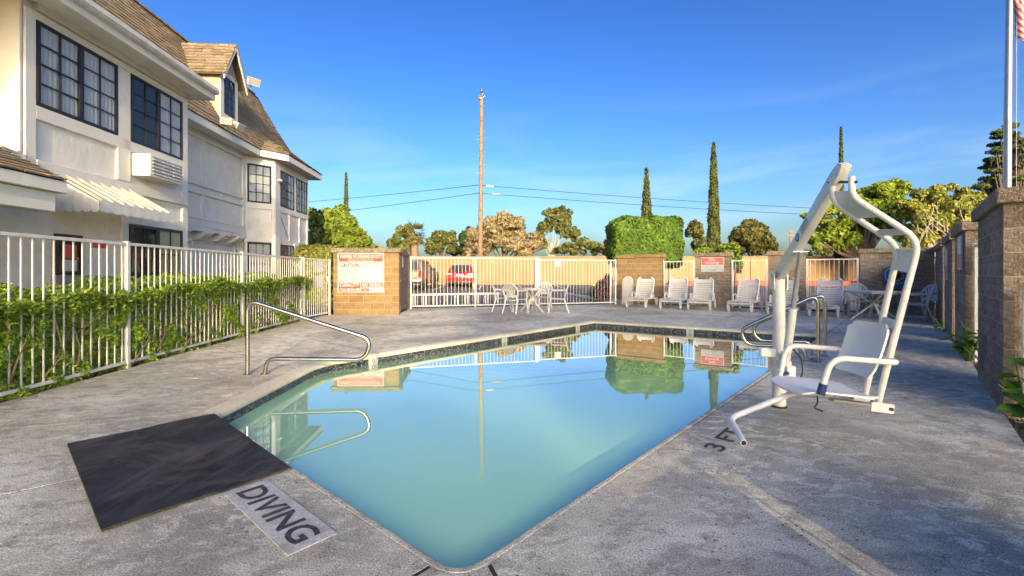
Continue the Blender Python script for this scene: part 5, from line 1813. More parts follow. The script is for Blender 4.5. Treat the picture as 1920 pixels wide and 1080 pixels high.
kb = thing('red_kerb', 'red-painted kerb at the foot of the far wall, right of the pier', 'kerb', (18, 35.2, lot_z(35)))
for k in range(8):
    MB().box((12.4 + k * 2.4, 34.6, lot_z(34) - 0.02), (12.4 + k * 2.4 + 2.39, 36.0, lot_z(34) + 0.34)).build('kerb_stone', M['red_kerb'], kb, world=True, bevel=0.02)
q = G(1084, 530.5, lot_z(33))
ws = thing('wheel_stop', 'yellow concrete wheel stop by the far wall behind the patio table', 'wheel stop', (q.x, 34.2, lot_z(34.2)))
MB().prism([(-0.45, -0.09, 0), (0.45, -0.09, 0), (0.42, -0.05, 0.14), (-0.42, -0.05, 0.14)], (0, 0.12, 0)).build('bar', M['yellow'], ws, bevel=0.01)
for x in (-0.3, 0.3): MB().lathe([(0.018, 0.139), (0.018, 0.15)], (x, 0.01, 0), 8).build('pin', M['black'], ws)
q = P(888, 545, 29.5)
hy = thing('yellow_marker', 'small yellow post with a black cap beside the red car', 'marker post', (q.x, 29.5, lot_z(29.5)))
MB().lathe([(0.09, 0), (0.09, 0.03), (0.065, 0.05), (0.065, 0.30), (0.08, 0.31), (0.08, 0.36), (0.03, 0.42)], (0, 0, 0), 14).build('body', M['yellow'], hy, smooth=True)
MB().lathe([(0.05, 0.42), (0.06, 0.46), (0.0, 0.50)], (0, 0, 0), 12).build('cap', M['black'], hy, smooth=True)

# low white rail just behind the fence
lr0, lr1 = P(771, 552, 17.0), P(936, 551, 17.9)
lw = thing('low_rail', 'low white rail on paired posts behind the picket fence', 'rail', (lr0.x, lr0.y, lot_z(17)))
MB().beam((lr0.x, lr0.y, 0.36), (lr1.x, lr1.y, 0.37), 0.10, 0.07).build('beam', M['white_metal'], lw, world=True, bevel=0.006)
for k in range(9):
    t_ = 0.03 + 0.94 * k / 8
    p = Vector((lr0.x, lr0.y, 0)).lerp(Vector((lr1.x, lr1.y, 0)), t_)
    for dx in (-0.055, 0.055):
        MB().box((p.x + dx - 0.022, p.y - 0.03, -0.06), (p.x + dx + 0.022, p.y + 0.03, 0.325)).build('post', M['kerb'], lw, world=True)
# planter kerb with oleander
pk = thing('planter_kerb', 'pale kerb of a planting bed behind the white gate', 'kerb', (4.2, 19, lot_z(19)))
a, b, c_ = G(1088, 552, 0.0), G(1166, 570, 0.0), G(1072, 549, 0.0)
a, b, c_ = Vector((3.30, 21.6, 0)), Vector((4.25, 17.5, 0)), Vector((2.9, 24.5, 0))
for p, q in ((c_, a), (a, b)):
    MB().beam(p + Vector((0, 0, 0.02)), q + Vector((0, 0, 0.02)), 0.16, 0.22).build('kerb_stone', M['kerb'], pk, world=True, bevel=0.015)
bed = MB().poly([(3.0, 24.5, 0.10), (3.38, 21.6, 0.06), (4.33, 17.5, 0.02), (6.3, 17.6, 0.02), (7, 24.5, 0.10)]).build('planting_bed', M['soil'], recalc=False)
bed['kind'] = 'structure'

# ------------------------------------------------------------------ trees
def crown_points(blobs, n, shell=0.62, hole=0.35, freq=1.0, seed=0, split=0):
    """points and outward directions in a set of ellipsoids (c, r), thinned into clumps with gaps"""
    C0 = np.array([b[0] for b in blobs]); R0_ = np.array([b[1] for b in blobs])
    if split:                                                  # break every ellipsoid into uneven leaf clumps
        C1, R1 = [], []
        for c_, r_ in zip(C0, R0_):
            dd_ = unit(rng.normal(size=(split, 3)))
            rad = (0.45 + 0.50 * rng.random(split))[:, None]
            C1.append(c_ + dd_ * rad * r_)
            R1.append(r_ * rng.uniform(0.30, 0.52, size=(split, 1)) * rng.uniform(0.8, 1.2, size=(split, 3)))
        C, Rr = np.concatenate(C1), np.concatenate(R1)
    else:
        C, Rr = C0, R0_
    w = Rr[:, 0] * Rr[:, 2]
    k = rng.choice(len(C), size=int(n * 2.2), p=w / w.sum())
    d = unit(rng.normal(size=(len(k), 3)))
    r = (shell + (1 - shell) * rng.random(len(k)) ** 0.7)[:, None]
    p = C[k] + d * r * Rr[k]
    s = freq
    f = np.sin(p[:, 0] * 1.7 * s + seed) * np.sin(p[:, 1] * 1.9 * s + 1.3 * seed) + np.sin(p[:, 2] * 2.3 * s + p[:, 0] * 1.1 * s + seed) * 0.8 + rng.normal(size=len(p)) * 0.35
    keep = f > -1.6 + 2.4 * hole
    # stay out of the deep inside of neighbouring blobs
    if not split:
        inside = np.zeros(len(p), bool)
        for j in range(len(blobs)):
            inside |= (((p - C[j]) / Rr[j]) ** 2).sum(1) < (shell * 0.75) ** 2
        keep &= ~inside | (rng.random(len(p)) < 0.12)
    idx = np.flatnonzero(keep)[:n]
    return p[idx], d[idx]

def px_blobs(Y, bl, squash=0.9, dy=0.0):
    out = []
    for b in bl:
        px, py, rx, rz = b[:4]
        yy = Y + (b[4] if len(b) > 4 else 0)
        c = P(px, py, yy)
        out.append((np.array(c), np.array([rx / FPX * yy, max(rx, rz) / FPX * yy * squash, rz / FPX * yy])))
    return out

def tree(name, label, cat, Y, bl, leaf, n, size, trunk_px=None, trunk_r=0.2, bark='bark', hole=0.3, freq=1.0, aspect=0.5, group='trees beyond the boundary wall', limbs=True, shell=0.35, up=0.0, seed=None, base_z=None, split=11):
    blobs = px_blobs(Y, bl)
    tp = trunk_px if trunk_px is not None else sum(b[0] * b[2] for b in bl) / sum(b[2] for b in bl)
    bx = ray(tp) * Y
    z0 = gz(Y) if base_z is None else base_z
    n = int(n * 1.7)
    t = thing(name, label, cat, (bx, Y, z0), 0, group)
    seed = seed if seed is not None else tp * 0.01
    pts, d = crown_points(blobs, n, hole=hole * 0.45, freq=freq, seed=seed, shell=shell, split=split)
    q = leaf_quads(pts, unit(d + np.array([0, 0, 0.25])), size, aspect, 0.45, up=up)
    fast_quads('crown', q - np.array([bx, Y, z0]), L[leaf], t)
    mb = MB()
    zc = min(b[0][2] for b in blobs)
    top = Vector((bx, Y, max(zc, z0 + 0.6)))
    mb.tube([(bx, Y, z0 - 0.1), Vector((bx, Y, z0)).lerp(top, 0.5) + Vector((0.1 * trunk_r, 0, 0)), top], trunk_r, 9, radii=[trunk_r * 1.25, trunk_r, trunk_r * 0.75])
    if limbs:
        st = Vector((bx, Y, z0)).lerp(top, 0.55)
        for c, r in blobs:
            e = Vector(c) + Vector((0, 0, r[2] * 0.3))
            m_ = st.lerp(e, 0.5) + Vector((0, 0, -0.08 * (e - st).length + 0.1))
            mb.tube([st, m_, e], 0.1, 6, radii=[trunk_r * 0.6, trunk_r * 0.38, trunk_r * 0.12])
    mb.build('trunk', M[bark], t, world=True, smooth=True)
    return t

def cypress(label, px, y_top, w_px, Y, leaf='cypress', n=5200, size=0.22, ragged=0.0, power=0.62, group='slender cypress trees'):
    base = gz(Y)
    h = CH + (HOR - y_top) / FPX * Y - base
    r0 = w_px / 2 / FPX * Y
    x = ray(px) * Y
    t = thing('cypress_tree', label, 'tree', (x, Y, base), 0, group)
    tt = rng.random(n) ** 0.85
    prof = np.clip((1 - tt), 0, 1) ** power * np.clip(0.7 + tt * 3, 0, 1)
    a = rng.uniform(0, 2 * np.pi, n)
    rr = r0 * prof * (0.80 + 0.24 * rng.random(n) + 0.10 * np.sin(a * 3 + tt * 40) + ragged * rng.normal(size=n))
    c = np.stack([rr * np.cos(a), rr * np.sin(a), 0.25 + tt * (h - 0.25)], 1)
    nr = np.stack([np.cos(a), np.sin(a), 0 * a + 0.2], 1)
    fast_quads('crown', leaf_quads(c, nr, size, 0.32, 0.4, up=2.2), L[leaf], t)
    mb = MB().tube([(0, 0, -0.1), (0, 0, h * 0.5), (0, 0, h * 0.97)], 0.1, 8, radii=[r0 * 0.35, r0 * 0.28, 0.02])
    mb.build('trunk', M['bark'], t, smooth=True)
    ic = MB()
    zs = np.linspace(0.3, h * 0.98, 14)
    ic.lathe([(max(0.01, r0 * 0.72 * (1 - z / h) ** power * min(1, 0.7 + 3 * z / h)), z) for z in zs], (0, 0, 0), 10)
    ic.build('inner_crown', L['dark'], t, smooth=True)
    return t
cypress('slim cypress rising behind the bright green tree at the motel end', 649, 325, 13, 62)
cypress('tallest slim cypress, standing behind the No Diving pier', 1338, 268, 27, 52, n=8000)
cypress('slim cypress tip rising behind the top of the pool lift', 1577, 238, 14, 66)
cypress('ragged shorter cypress rising behind the clipped hedge block', 1212, 317, 30, 58, ragged=0.22, power=0.75, n=3800, size=0.3)

tree('broadleaf_tree', 'bright green bushy tree behind the hedge at the end of the motel', 'tree', 34,
     [(628, 425, 36, 34), (655, 440, 34, 30), (610, 440, 24, 30), (640, 462, 44, 20), (620, 408, 20, 17), (672, 460, 18, 18), (590, 410, 14, 18)], 'bright', 9000, 0.17, 640, 0.22, hole=0.32, freq=1.2)
tree('dark_tree', 'dark tree tight against the end wall of the motel', 'tree', 30, [(590, 430, 16, 34), (584, 455, 14, 25), (598, 460, 18, 20)], 'dark', 3500, 0.14, 590, 0.15, hole=0.25, freq=1.5)
tree('shrub', 'small yellow shrub top showing over the enclosure wall', 'shrub', 40, [(706, 466, 14, 9), (695, 470, 9, 7), (716, 472, 9, 6)], 'yellowgreen', 900, 0.13, 705, 0.06, limbs=False, hole=0.2, group='shrubs beyond the wall')
tree('broadleaf_tree', 'olive green tree just left of the palm', 'tree', 60, [(752, 455, 20, 22), (763, 438, 17, 15), (745, 468, 16, 12), (768, 462, 14, 16)], 'olive', 3600, 0.26, 755, 0.22, hole=0.38)
tree('broadleaf_tree', 'round green tree between the palm and the utility pole', 'tree', 62, [(825, 455, 24, 20), (838, 445, 16, 13), (808, 465, 16, 13), (822, 440, 12, 10), (845, 466, 12, 11)], 'olive', 4200, 0.25, 826, 0.22, hole=0.35)
tree('dark_tree', 'dark green tree touching the tan tree by the utility pole', 'tree', 66, [(872, 452, 14, 20), (862, 466, 16, 14), (880, 440, 9, 14), (850, 470, 10, 9)], 'dark', 3000, 0.26, 868, 0.2, hole=0.3)
tree('broadleaf_tree', 'wide tan-leaved tree behind the utility pole', 'tree', 54,
     [(945, 440, 42, 32), (905, 452, 30, 26), (978, 455, 34, 26), (935, 415, 26, 17), (965, 422, 24, 18), (990, 468, 22, 18), (890, 468, 20, 18), (912, 425, 17, 15), (1003, 450, 12, 14)], 'tan', 11500, 0.23, 945, 0.26, bark='bark', hole=0.40, freq=1.3)
eu = tree('broadleaf_tree', 'sparse grey-green tree with a pale forked trunk', 'tree', 56,
     [(1040, 410, 22, 16), (1022, 430, 16, 18), (1062, 425, 18, 20), (1050, 395, 12, 9), (1075, 440, 14, 14), (1015, 455, 14, 14), (1066, 402, 7, 12)], 'olive', 4600, 0.22, 1033, 0.17, bark='bark_pale', hole=0.52, freq=1.4)
tree('shrub', 'low rounded green shrubs along the wall before the purple tree', 'shrub', 46, [(1100, 462, 24, 14), (1070, 466, 20, 12), (1120, 466, 14, 12), (1045, 470, 14, 8)], 'olive', 3800, 0.18, 1095, 0.1, hole=0.25, group='shrubs beyond the wall', limbs=False)
tree('dark_tree', 'small dark purple-leaved tree left of the clipped hedge block', 'tree', 42, [(1140, 462, 9, 15), (1133, 470, 8, 9), (1145, 450, 6, 10)], 'purple', 1400, 0.14, 1140, 0.08, hole=0.25)
tree('broadleaf_tree', 'grey-green tree between the clipped hedge block and tallest cypress', 'tree', 60, [(1305, 445, 16, 24), (1312, 458, 14, 16), (1300, 425, 10, 13)], 'olive', 3000, 0.24, 1307, 0.2, hole=0.42)
tree('broadleaf_tree', 'round golden-green tree right of the No Diving pier', 'tree', 50, [(1410, 442, 34, 28), (1425, 458, 30, 18), (1392, 455, 24, 20), (1412, 428, 22, 16), (1445, 466, 14, 10)], 'conifer', 8500, 0.18, 1412, 0.25, hole=0.30, freq=1.5)
tree('shrub', 'light green shrub at the left foot of the round golden tree', 'shrub', 44, [(1372, 464, 18, 12), (1358, 468, 10, 9), (1384, 468, 10, 9)], 'yellowgreen', 1700, 0.14, 1370, 0.08, hole=0.2, limbs=False, group='shrubs beyond the wall')
tree('broadleaf_tree', 'large bright green tree behind the pool lift boom', 'tree', 34,
     [(1640, 372, 44, 26), (1600, 395, 36, 26), (1668, 365, 28, 24), (1570, 420, 30, 24), (1625, 405, 40, 22), (1655, 420, 34, 26), (1552, 438, 22, 22), (1585, 450, 26, 18), (1680, 395, 16, 22), (1545, 398, 14, 12), (1512, 404, 9, 7), (1530, 452, 10, 18)], 'bright', 12500, 0.17, 1617, 0.30, hole=0.40, freq=1.1)
tree('dark_tree', 'dark inner tree under the large bright green tree', 'tree', 36, [(1590, 425, 22, 24), (1612, 440, 20, 16), (1572, 455, 16, 22)], 'dark', 3000, 0.16, 1585, 0.16, hole=0.35)
tree('conifer_tree', 'small pointed conifer low behind the fence under the bright tree', 'tree', 44, [(1582, 468, 15, 16), (1582, 452, 9, 14), (1590, 474, 14, 9)], 'conifer', 2400, 0.16, 1583, 0.10, hole=0.2, limbs=False)
tree('shrub', 'small pale tree low between the lift boom and pointed conifer', 'shrub', 60, [(1548, 470, 14, 9), (1538, 474, 10, 6), (1556, 464, 8, 6)], 'conifer', 1300, 0.18, 1548, 0.08, hole=0.25, limbs=False, group='shrubs beyond the wall')
tree('shrub', 'dark round shrub top beside the pier behind the lift', 'shrub', 24, [(1515, 474, 8, 11), (1508, 478, 6, 8)], 'dark', 900, 0.07, 1514, 0.05, hole=0.15, limbs=False, group='shrubs beyond the wall')
wide = tree('broadleaf_tree', 'yellow-green tree with pale bare branches above the corner wall', 'tree', 30,
     [(1760, 395, 50, 34), (1715, 410, 34, 34), (1800, 400, 42, 34), (1745, 362, 26, 20), (1790, 365, 24, 20), (1830, 380, 30, 30), (1725, 445, 40, 24), (1780, 440, 50, 26), (1700, 385, 14, 14), (1850, 420, 30, 40), (1728, 368, 12, 12)], 'yellowgreen', 13500, 0.13, 1762, 0.25, bark='bark_pale', hole=0.46, freq=1.6)
br = MB()
for k in range(34):
    s0 = P(random.uniform(1720, 1830), random.uniform(425, 470), 28.8 + random.uniform(-.5, .5))
    e = s0 + Vector((random.uniform(-1.6, 1.6), random.uniform(-.5, .3), random.uniform(0.3, 2.0)))
    m_ = s0.lerp(e, 0.5) + Vector((random.uniform(-.2, .2), 0, random.uniform(-.1, .25)))
    br.tube([s0, m_, e], 0.02, 5, radii=[0.035, 0.022, 0.006])
br.build('bare_branches', M['bark_pale'], wide, world=True)
cd = []
for k in range(60):
    t_ = (k + random.random()) / 60
    py = 232 + t_ * 125
    wd = (6 + 66 * t_ ** 0.85) * random.uniform(0.15, 1.0) * random.choice((-1, 1))
    cd.append((1890 + wd, py + abs(wd) * 0.20, 7 + 9 * random.random() + abs(wd) * 0.06, 3.0 + 2.6 * t_, random.uniform(-1.2, 1.2)))
tree('cedar_tree', 'dark cedar with layered drooping boughs behind the flagpole', 'tree', 33, cd, 'cedar', 9500, 0.10, 1892, 0.22, hole=0.1, freq=1.5, shell=0.2, split=0)
# clipped block of hedge beyond the wall
def hedge_block(name, label, cat, x0, x1, y0, y1, z0, z1, leaf, n, size, group=None, rnd=0.35, m_trunk=True):
    cx, cy = (x0 + x1) / 2, (y0 + y1) / 2
    t = thing(name, label, cat, (cx, cy, gz(cy)), 0, group)
    c = rng.uniform(-1, 1, size=(n, 3))
    ax = rng.choice(3, size=n, p=[0.2, 0.45, 0.35])
    sg = np.where(rng.random(n) < 0.5, -1, 1)
    c[np.arange(n), ax] = sg
    pw = 7
    c = c / (np.abs(c) ** pw).sum(1, keepdims=True) ** (1 / pw)
    nr = np.sign(c) * np.abs(c) ** 5
    f = 1 + 0.025 * np.sin(c[:, :1] * 9 + c[:, 2:] * 7) - 0.05 * np.abs(rng.normal(size=(n, 1)))
    p = c * f * np.array([(x1 - x0) / 2, (y1 - y0) / 2, (z1 - z0) / 2]) + np.array([cx, cy, (z0 + z1) / 2])
    cl = np.sin(p[:, 0] * 5.1) * np.sin(p[:, 2] * 6.7 + p[:, 1]) + rng.normal(size=n) * 0.6
    p, nr = p[cl > -0.9], nr[cl > -0.9]
    fast_quads('crown', leaf_quads(p, unit(nr + 1e-6), size, 0.5, 0.4, up=0.6) - np.array(t.location), L[leaf], t)
    k = 0.9
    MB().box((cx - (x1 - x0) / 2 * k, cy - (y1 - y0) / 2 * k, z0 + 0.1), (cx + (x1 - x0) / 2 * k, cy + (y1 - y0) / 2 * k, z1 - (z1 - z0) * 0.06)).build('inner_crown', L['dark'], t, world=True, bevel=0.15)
    mb = MB()
    for q in range(3):
        x = x0 + (x1 - x0) * (0.25 + 0.25 * q)
        mb.tube([(x, cy, gz(cy) - 0.05), (x, cy, z0 + 0.4)], 0.09, 7)
    mb.build('trunk', M['bark'], t, world=True)
    return t
Yh = 18.7
hedge_block('clipped_tree', 'huge clipped green hedge block rising behind the sunlit tan wall', 'tree', ray(1149) * Yh, ray(1284) * Yh, Yh - 0.2, Yh + 1.7, CH + (HOR - 503) / FPX * Yh, CH + (HOR - 404) / FPX * Yh, 'clipped', 24000, 0.07)
Yh = 16.2
hedge_block('clipped_hedge', 'yellow-green clipped hedge between the motel and the enclosure', 'hedge', ray(545) * Yh, ray(618) * Yh, Yh, Yh + 1.6, 0.0, CH + (HOR - 458) / FPX * Yh, 'yellowgreen', 7000, 0.06)
# vine over the No Diving pier
tree('climbing_vine', 'dark green vine spilling over the No Diving pier', 'vine', 16.75, [(1345, 468, 34, 7), (1378, 478, 10, 18), (1368, 470, 16, 10), (1384, 492, 7, 14), (1318, 470, 14, 5)], 'hedge', 3200, 0.045, 1378, 0.03, hole=0.15, freq=4, limbs=False, group='plants in the pool yard')
tree('climbing_vine', 'pale flowering sprig hanging by the fence at the vine pier', 'vine', 16.3, [(1380, 502, 8, 6), (1386, 508, 5, 5)], 'tan', 260, 0.04, 1380, 0.012, hole=0.2, freq=4, limbs=False, group='plants in the pool yard')
ol = tree('oleander_bush', 'flowering bush with pink blossom beside the open white gate', 'bush', 18.9, [(1128, 545, 15, 22), (1138, 528, 10, 18), (1115, 550, 10, 14), (1142, 548, 8, 22)], 'dark', 2600, 0.05, 1130, 0.03, hole=0.3, freq=3, group='plants in the pool yard', up=0.8, aspect=0.3)
pts, d = crown_points(px_blobs(18.7, [(1136, 540, 12, 22), (1128, 552, 12, 14), (1143, 525, 6, 10)]), 520, hole=0.35, freq=4)
fast_quads('blossom', leaf_quads(pts, d, 0.04, 0.8, 0.3) - np.array(ol.location), L['pink'], ol)

# palm
Yp = 50
pb_ = P(777, 438, Yp)
pt = thing('palm_tree', 'fan palm with a shaggy crown above the boundary wall', 'palm tree', (pb_.x, Yp, gz(Yp)))
MB().tube([(0, 0, 0), (0.05, 0, (pb_.z - gz(Yp)) * 0.5), (0, 0, pb_.z - gz(Yp))], 0.4, 10, radii=[0.5, 0.42, 0.38]).build('trunk', M['pole_wood'], pt, smooth=True)
fq = []
for k in range(46):
    a_ = random.uniform(0, 2 * math.pi)
    el = random.uniform(-0.9, 1.3)
    dv = Vector((math.cos(a_) * math.cos(el), math.sin(a_) * math.cos(el), math.sin(el)))
    tipc = Vector((0, 0, pb_.z - gz(Yp))) + dv * random.uniform(0.6, 0.95)
    for j in range(11):
        sp_ = (j - 5) / 5 * 1.1
        sidev = dv.cross(Vector((0, 0, 1))).normalized()
        dd_ = (dv * math.cos(sp_) + sidev * math.sin(sp_)).normalized()
        e = tipc + dd_ * random.uniform(0.6, 1.15) + Vector((0, 0, -0.18))
        w_ = dd_.cross(dv.cross(sidev)).normalized() * 0.05
        m_ = tipc.lerp(e, 0.5)
        fq.append([tipc, m_ + w_, e, m_ - w_])
fast_quads('fronds', np.array([[list(p) for p in q] for q in fq]), L['palm'], pt)

# ------------------------------------------------------------------ leafy plants on the right-hand wall
lm = MB()
pts_ = [(0, 0, 0), (0.32, 0.25, 0.02), (0.30, 0.6, 0.0), (0, 1, -0.08), (-0.30, 0.6, 0.0), (-0.32, 0.25, 0.02), (0, 0.35, -0.04), (0, 0.65, -0.05)]
lm.add(pts_, [(0, 1, 6), (1, 2, 7, 6), (2, 3, 7), (3, 4, 7), (4, 5, 6, 7), (5, 0, 6)])
leaf_me = lm.mesh('leaf', L['lush'], recalc=False)
def leafy(label, base, tips, n, size):
    t = thing('leafy_plant', label, 'plant', base, 0, 'plants in the pool yard')
    base = Vector(base)
    for tp in tips:
        tp = Vector(tp)
        m_ = base.lerp(tp, 0.5) + Vector((random.uniform(-.05, .05), random.uniform(-.05, .05), 0.06))
        pth = fillet([base, m_, tp], 0.2, 6)
        MB().tube(pth, 0.006, 6).build('stem', L['lush'], t, world=True, smooth=True)
        for k in range(n):
            f = 0.25 + 0.75 * (k + random.random()) / n
            i = min(int(f * (len(pth) - 1)), len(pth) - 2)
            p = pth[i].lerp(pth[i + 1], f * (len(pth) - 1) - i)
            o = link('leaf', leaf_me, t)
            o.location = p - base
            o.rotation_euler = (random.uniform(-0.7, 0.6), random.uniform(-0.6, 0.6), random.uniform(0, 2 * math.pi))
            s_ = size * random.uniform(0.6, 1.25)
            o.scale = (s_ * 0.9, s_, s_)
    return t
g0 = R0 + U * 3.0 - VI * 0.02
leafy('green climbing plant in the gap between two brown block walls', (g0.x, g0.y, -0.05),
      [(g0.x - 0.10, g0.y + 0.05, 0.62), (g0.x - 0.22, g0.y + 0.28, 0.56), (g0.x + 0.05, g0.y - 0.15, 0.42), (g0.x - 0.12, g0.y - 0.10, 0.36), (g0.x - 0.02, g0.y - 0.3, 0.50), (g0.x - 0.15, g0.y + 0.12, 0.28)], 13, 0.115)
g1 = R0 + U * -0.30 - VI * 0.12
leafy('broad-leaved green plant by the white gate at the right picture edge', (g1.x, g1.y, -0.05),
      [(g1.x - 0.08, g1.y + 0.05, 0.52), (g1.x + 0.02, g1.y - 0.02, 0.60), (g1.x - 0.16, g1.y + 0.10, 0.30), (g1.x + 0.05, g1.y - 0.12, 0.36), (g1.x - 0.06, g1.y - 0.06, 0.22)], 7, 0.15)

# ------------------------------------------------------------------ utility poles and wires
Yu = 40
ub, ut = P(900, 478, Yu), P(903, 172, Yu)
up_ = thing('utility_pole', 'tall bare wooden utility pole behind the far tan wall', 'utility pole', (ub.x, Yu, gz(Yu)))
hp_ = ut.z - gz(Yu)
MB().tube([(0, 0, -0.1), (ut.x - ub.x, 0, hp_ - 0.35)], 0.2, 14, radii=[0.235, 0.135]).build('pole', M['pole_wood'], up_, smooth=True)
dx = ut.x - ub.x
MB().tube([(dx, 0, hp_ - 0.5), (dx, -0.02, hp_ + 0.25)], 0.05, 8).build('top_pin', M['grille'], up_)
for k, (xx, zz) in enumerate(((0.0, 0.05), (-0.22, -0.6), (0.10, -0.35))):
    MB().lathe([(0.05, -0.16), (0.13, -0.12), (0.06, -0.05), (0.12, 0.0), (0.06, 0.06), (0.10, 0.12), (0.03, 0.17)], (dx + xx, -0.16, hp_ + zz), 10).build('insulator', M['grille'], up_, smooth=True)
MB().beam((dx - 0.3, -0.15, hp_ - 0.75), (dx + 0.3, -0.15, hp_ - 0.45), 0.08, 0.08).build('bracket', M['grille'], up_)
for k in range(16):
    z = 2.6 + k * 0.72
    f = z / hp_
    MB().tube([(dx * f + (0.2 if k % 2 else -0.2), 0, z), (dx * f + (0.36 if k % 2 else -0.36), 0, z)], 0.018, 5).build('step_bolt', M['grille'], up_)
Y2 = 130
q = P(1482, 470, Y2)
fp = thing('utility_pole', 'small distant utility pole with a crossarm left of the lift boom', 'utility pole', (q.x, Y2, gz(Y2)))
zt2 = P(1482, 432, Y2).z - gz(Y2)
MB().tube([(0, 0, 0), (0, 0, zt2)], 0.22, 8, radii=[0.26, 0.2]).build('pole', M['pole_wood'], fp)
for dz in (0.35, 1.5):
    MB().box((-0.95, -0.25, zt2 - dz - 0.12), (0.95, -0.1, zt2 - dz + 0.1)).build('crossarm', M['pole_wood'], fp)
def wire(label, pts, splice, sl_m):
    P3 = [P(*p) for p in pts]
    t = thing('overhead_wire', label, 'wire', P3[1])
    full = []
    for a, b in zip(P3[:-1], P3[1:]):
        n = 14
        for k in range(n):
            f = k / n
            p = a.lerp(b, f)
            p.z -= 4 * f * (1 - f) * 0.004 * (b - a).length
            full.append(p)
    full.append(P3[-1])
    MB().tube(full, 0.028, 5).build('cable', M['wire'], t, world=True)
    a, b = P(*splice[0]), P(*splice[1])
    MB().tube([a, a.lerp(b, 0.1), a.lerp(b, 0.9), b], 0.12, 10, radii=[0.03, 0.085, 0.085, 0.03]).build('splice', M[sl_m], t, world=True, smooth=True)
wire('upper overhead wire meeting the utility pole, with a pale splice', [(470, 386, 62), (897, 347, 39.8), (1560, 392, 52), (2100, 425, 64)], ((911, 348.5, 39.8), (926, 349.8, 40)), 'sign_pale')
wire('lower overhead wire meeting the utility pole, with a dark splice', [(470, 415, 62), (898, 362, 39.8), (1560, 404, 52), (2100, 436, 64)], ((922, 363.8, 39.8), (940, 365, 40)), 'grille')

# flagpole with a limp flag
Yf = 9.0
fb = P(1887, 335, Yf)
fl = thing('flagpole', 'grey metal flagpole behind the nearest block wall', 'flagpole', (fb.x, Yf, -0.1))
MB().tube([(0, 0, 0), (0.03, 0, 4.5), (0.10, 0, 9.4)], 0.06, 16, radii=[0.070, 0.060, 0.042]).build('pole', M['aluminium'], fl, smooth=True)
MB().lathe([(0.02, 9.4), (0.07, 9.45), (0.08, 9.5), (0.05, 9.57), (0.0, 9.6)], (0.10, 0, 0), 14).build('ball', M['aluminium'], fl, smooth=True)
MB().tube([(0.115, -0.07, 1.2), (0.13, -0.07, 9.3)], 0.005, 5).build('halyard', M['sign_pale'], fl)
fg = thing('flag', 'limp striped flag, red and white, hanging on the flagpole', 'flag', (fb.x + 0.09, Yf, 5.4))
def flag_pt(u, v):
    """u along the fly (0 at the hoist), v down the hoist (0 top)"""
    zt = 8.0
    fold = 0.085 * math.sin(u * 13.0) * (0.4 + 0.6 * u)
    x = 0.05 + 0.16 * u * (1 - 0.3 * u) + fold * 0.7 + 0.05 * v * u
    y = -0.07 - 0.10 * math.cos(u * 13.0) * (0.3 + u) * 0.6
    z = zt - 1.05 * v - 1.50 * u ** 0.9 * (1 - 0.12 * v) + 0.04 * math.sin(u * 9 + v * 4)
    return (fb.x + x, Yf + y, z)
NS = 13
for s_ in range(NS):
    rows_ = []
    for q in range(3):
        v = (s_ + q / 2) / NS
        rows_.append([flag_pt(0.0 + k / 30, v) for k in range(31)])
    MB().grid(rows_).build('stripe', M['sign_red'] if s_ % 2 == 0 else M['sign_white'], fg, world=True, smooth=True, recalc=False, ang=180)
rows_ = [[(lambda p: (p[0], p[1] - 0.006, p[2]))(flag_pt(k / 30, v)) for k in range(13)] for v in np.linspace(0, 7 / 13, 5)]
MB().grid(rows_).build('canton', M['navy'], fg, world=True, smooth=True, recalc=False, ang=180)

# ------------------------------------------------------------------ parked vehicles
def wheel(t, x, y, r, w):
    ty = MB().lathe([(r * 0.62, -w / 2), (r * 0.92, -w / 2), (r, -w * 0.32), (r, w * 0.32), (r * 0.92, w / 2), (r * 0.62, w / 2)], (x, y, r), 22, 'x').build('wheel', M['tyre'], t, smooth=True)
    MB().lathe([(0.0, -w * 0.44), (r * 0.2, -w * 0.46), (r * 0.61, -w * 0.40), (r * 0.61, w * 0.40), (r * 0.2, w * 0.46), (0.0, w * 0.44)], (x, y, r), 18, 'x').build('rim', M['rim'], ty, smooth=True)
def car_body(prof, hw, belt, roof_in, m, t, name='body', bevel=0.05):
    """prof: side outline (y, z); everything above the belt line leans inwards"""
    def xw(z, y): 
        k = max(0.0, (z - belt)) / (max(p[1] for p in prof) - belt + 1e-6)
        return hw - roof_in * k
    n = len(prof)
    vs = [(-xw(z, y), y, z) for y, z in prof] + [(xw(z, y), y, z) for y, z in prof]
    fs = [tuple(range(n)), tuple(range(n, 2 * n))[::-1]] + [(i, n + i, n + (i + 1) % n, (i + 1) % n) for i in range(n)]
    return MB().add(vs, fs).build(name, m, t, bevel=bevel, segs=3, smooth=True)
def quadpart(name, pts, m, t, th=(0, -0.012, 0)):
    return MB().prism(pts, th).build(name, m, t)
rc = thing('parked_car', 'red car parked against the far wall, seen from behind', 'car', (ray(862) * 31, 31.0, lot_z(31)), R(1.5), 'vehicles parked in the lot')
car_body([(0.10, 0.30), (0.02, 0.50), (0.0, 0.80), (0.10, 1.02), (0.22, 1.08), (0.85, 1.50), (1.5, 1.60), (2.4, 1.56), (3.2, 1.12), (4.4, 0.92), (4.6, 0.70), (4.6, 0.32)], 0.92, 0.95, 0.26, M['car_red'], rc)
quadpart('rear_window', [(-0.70, 0.215, 1.10), (0.70, 0.215, 1.10), (0.56, 0.80, 1.50), (-0.56, 0.80, 1.50)], M['car_glass'], rc, (0, -0.02, 0.02))
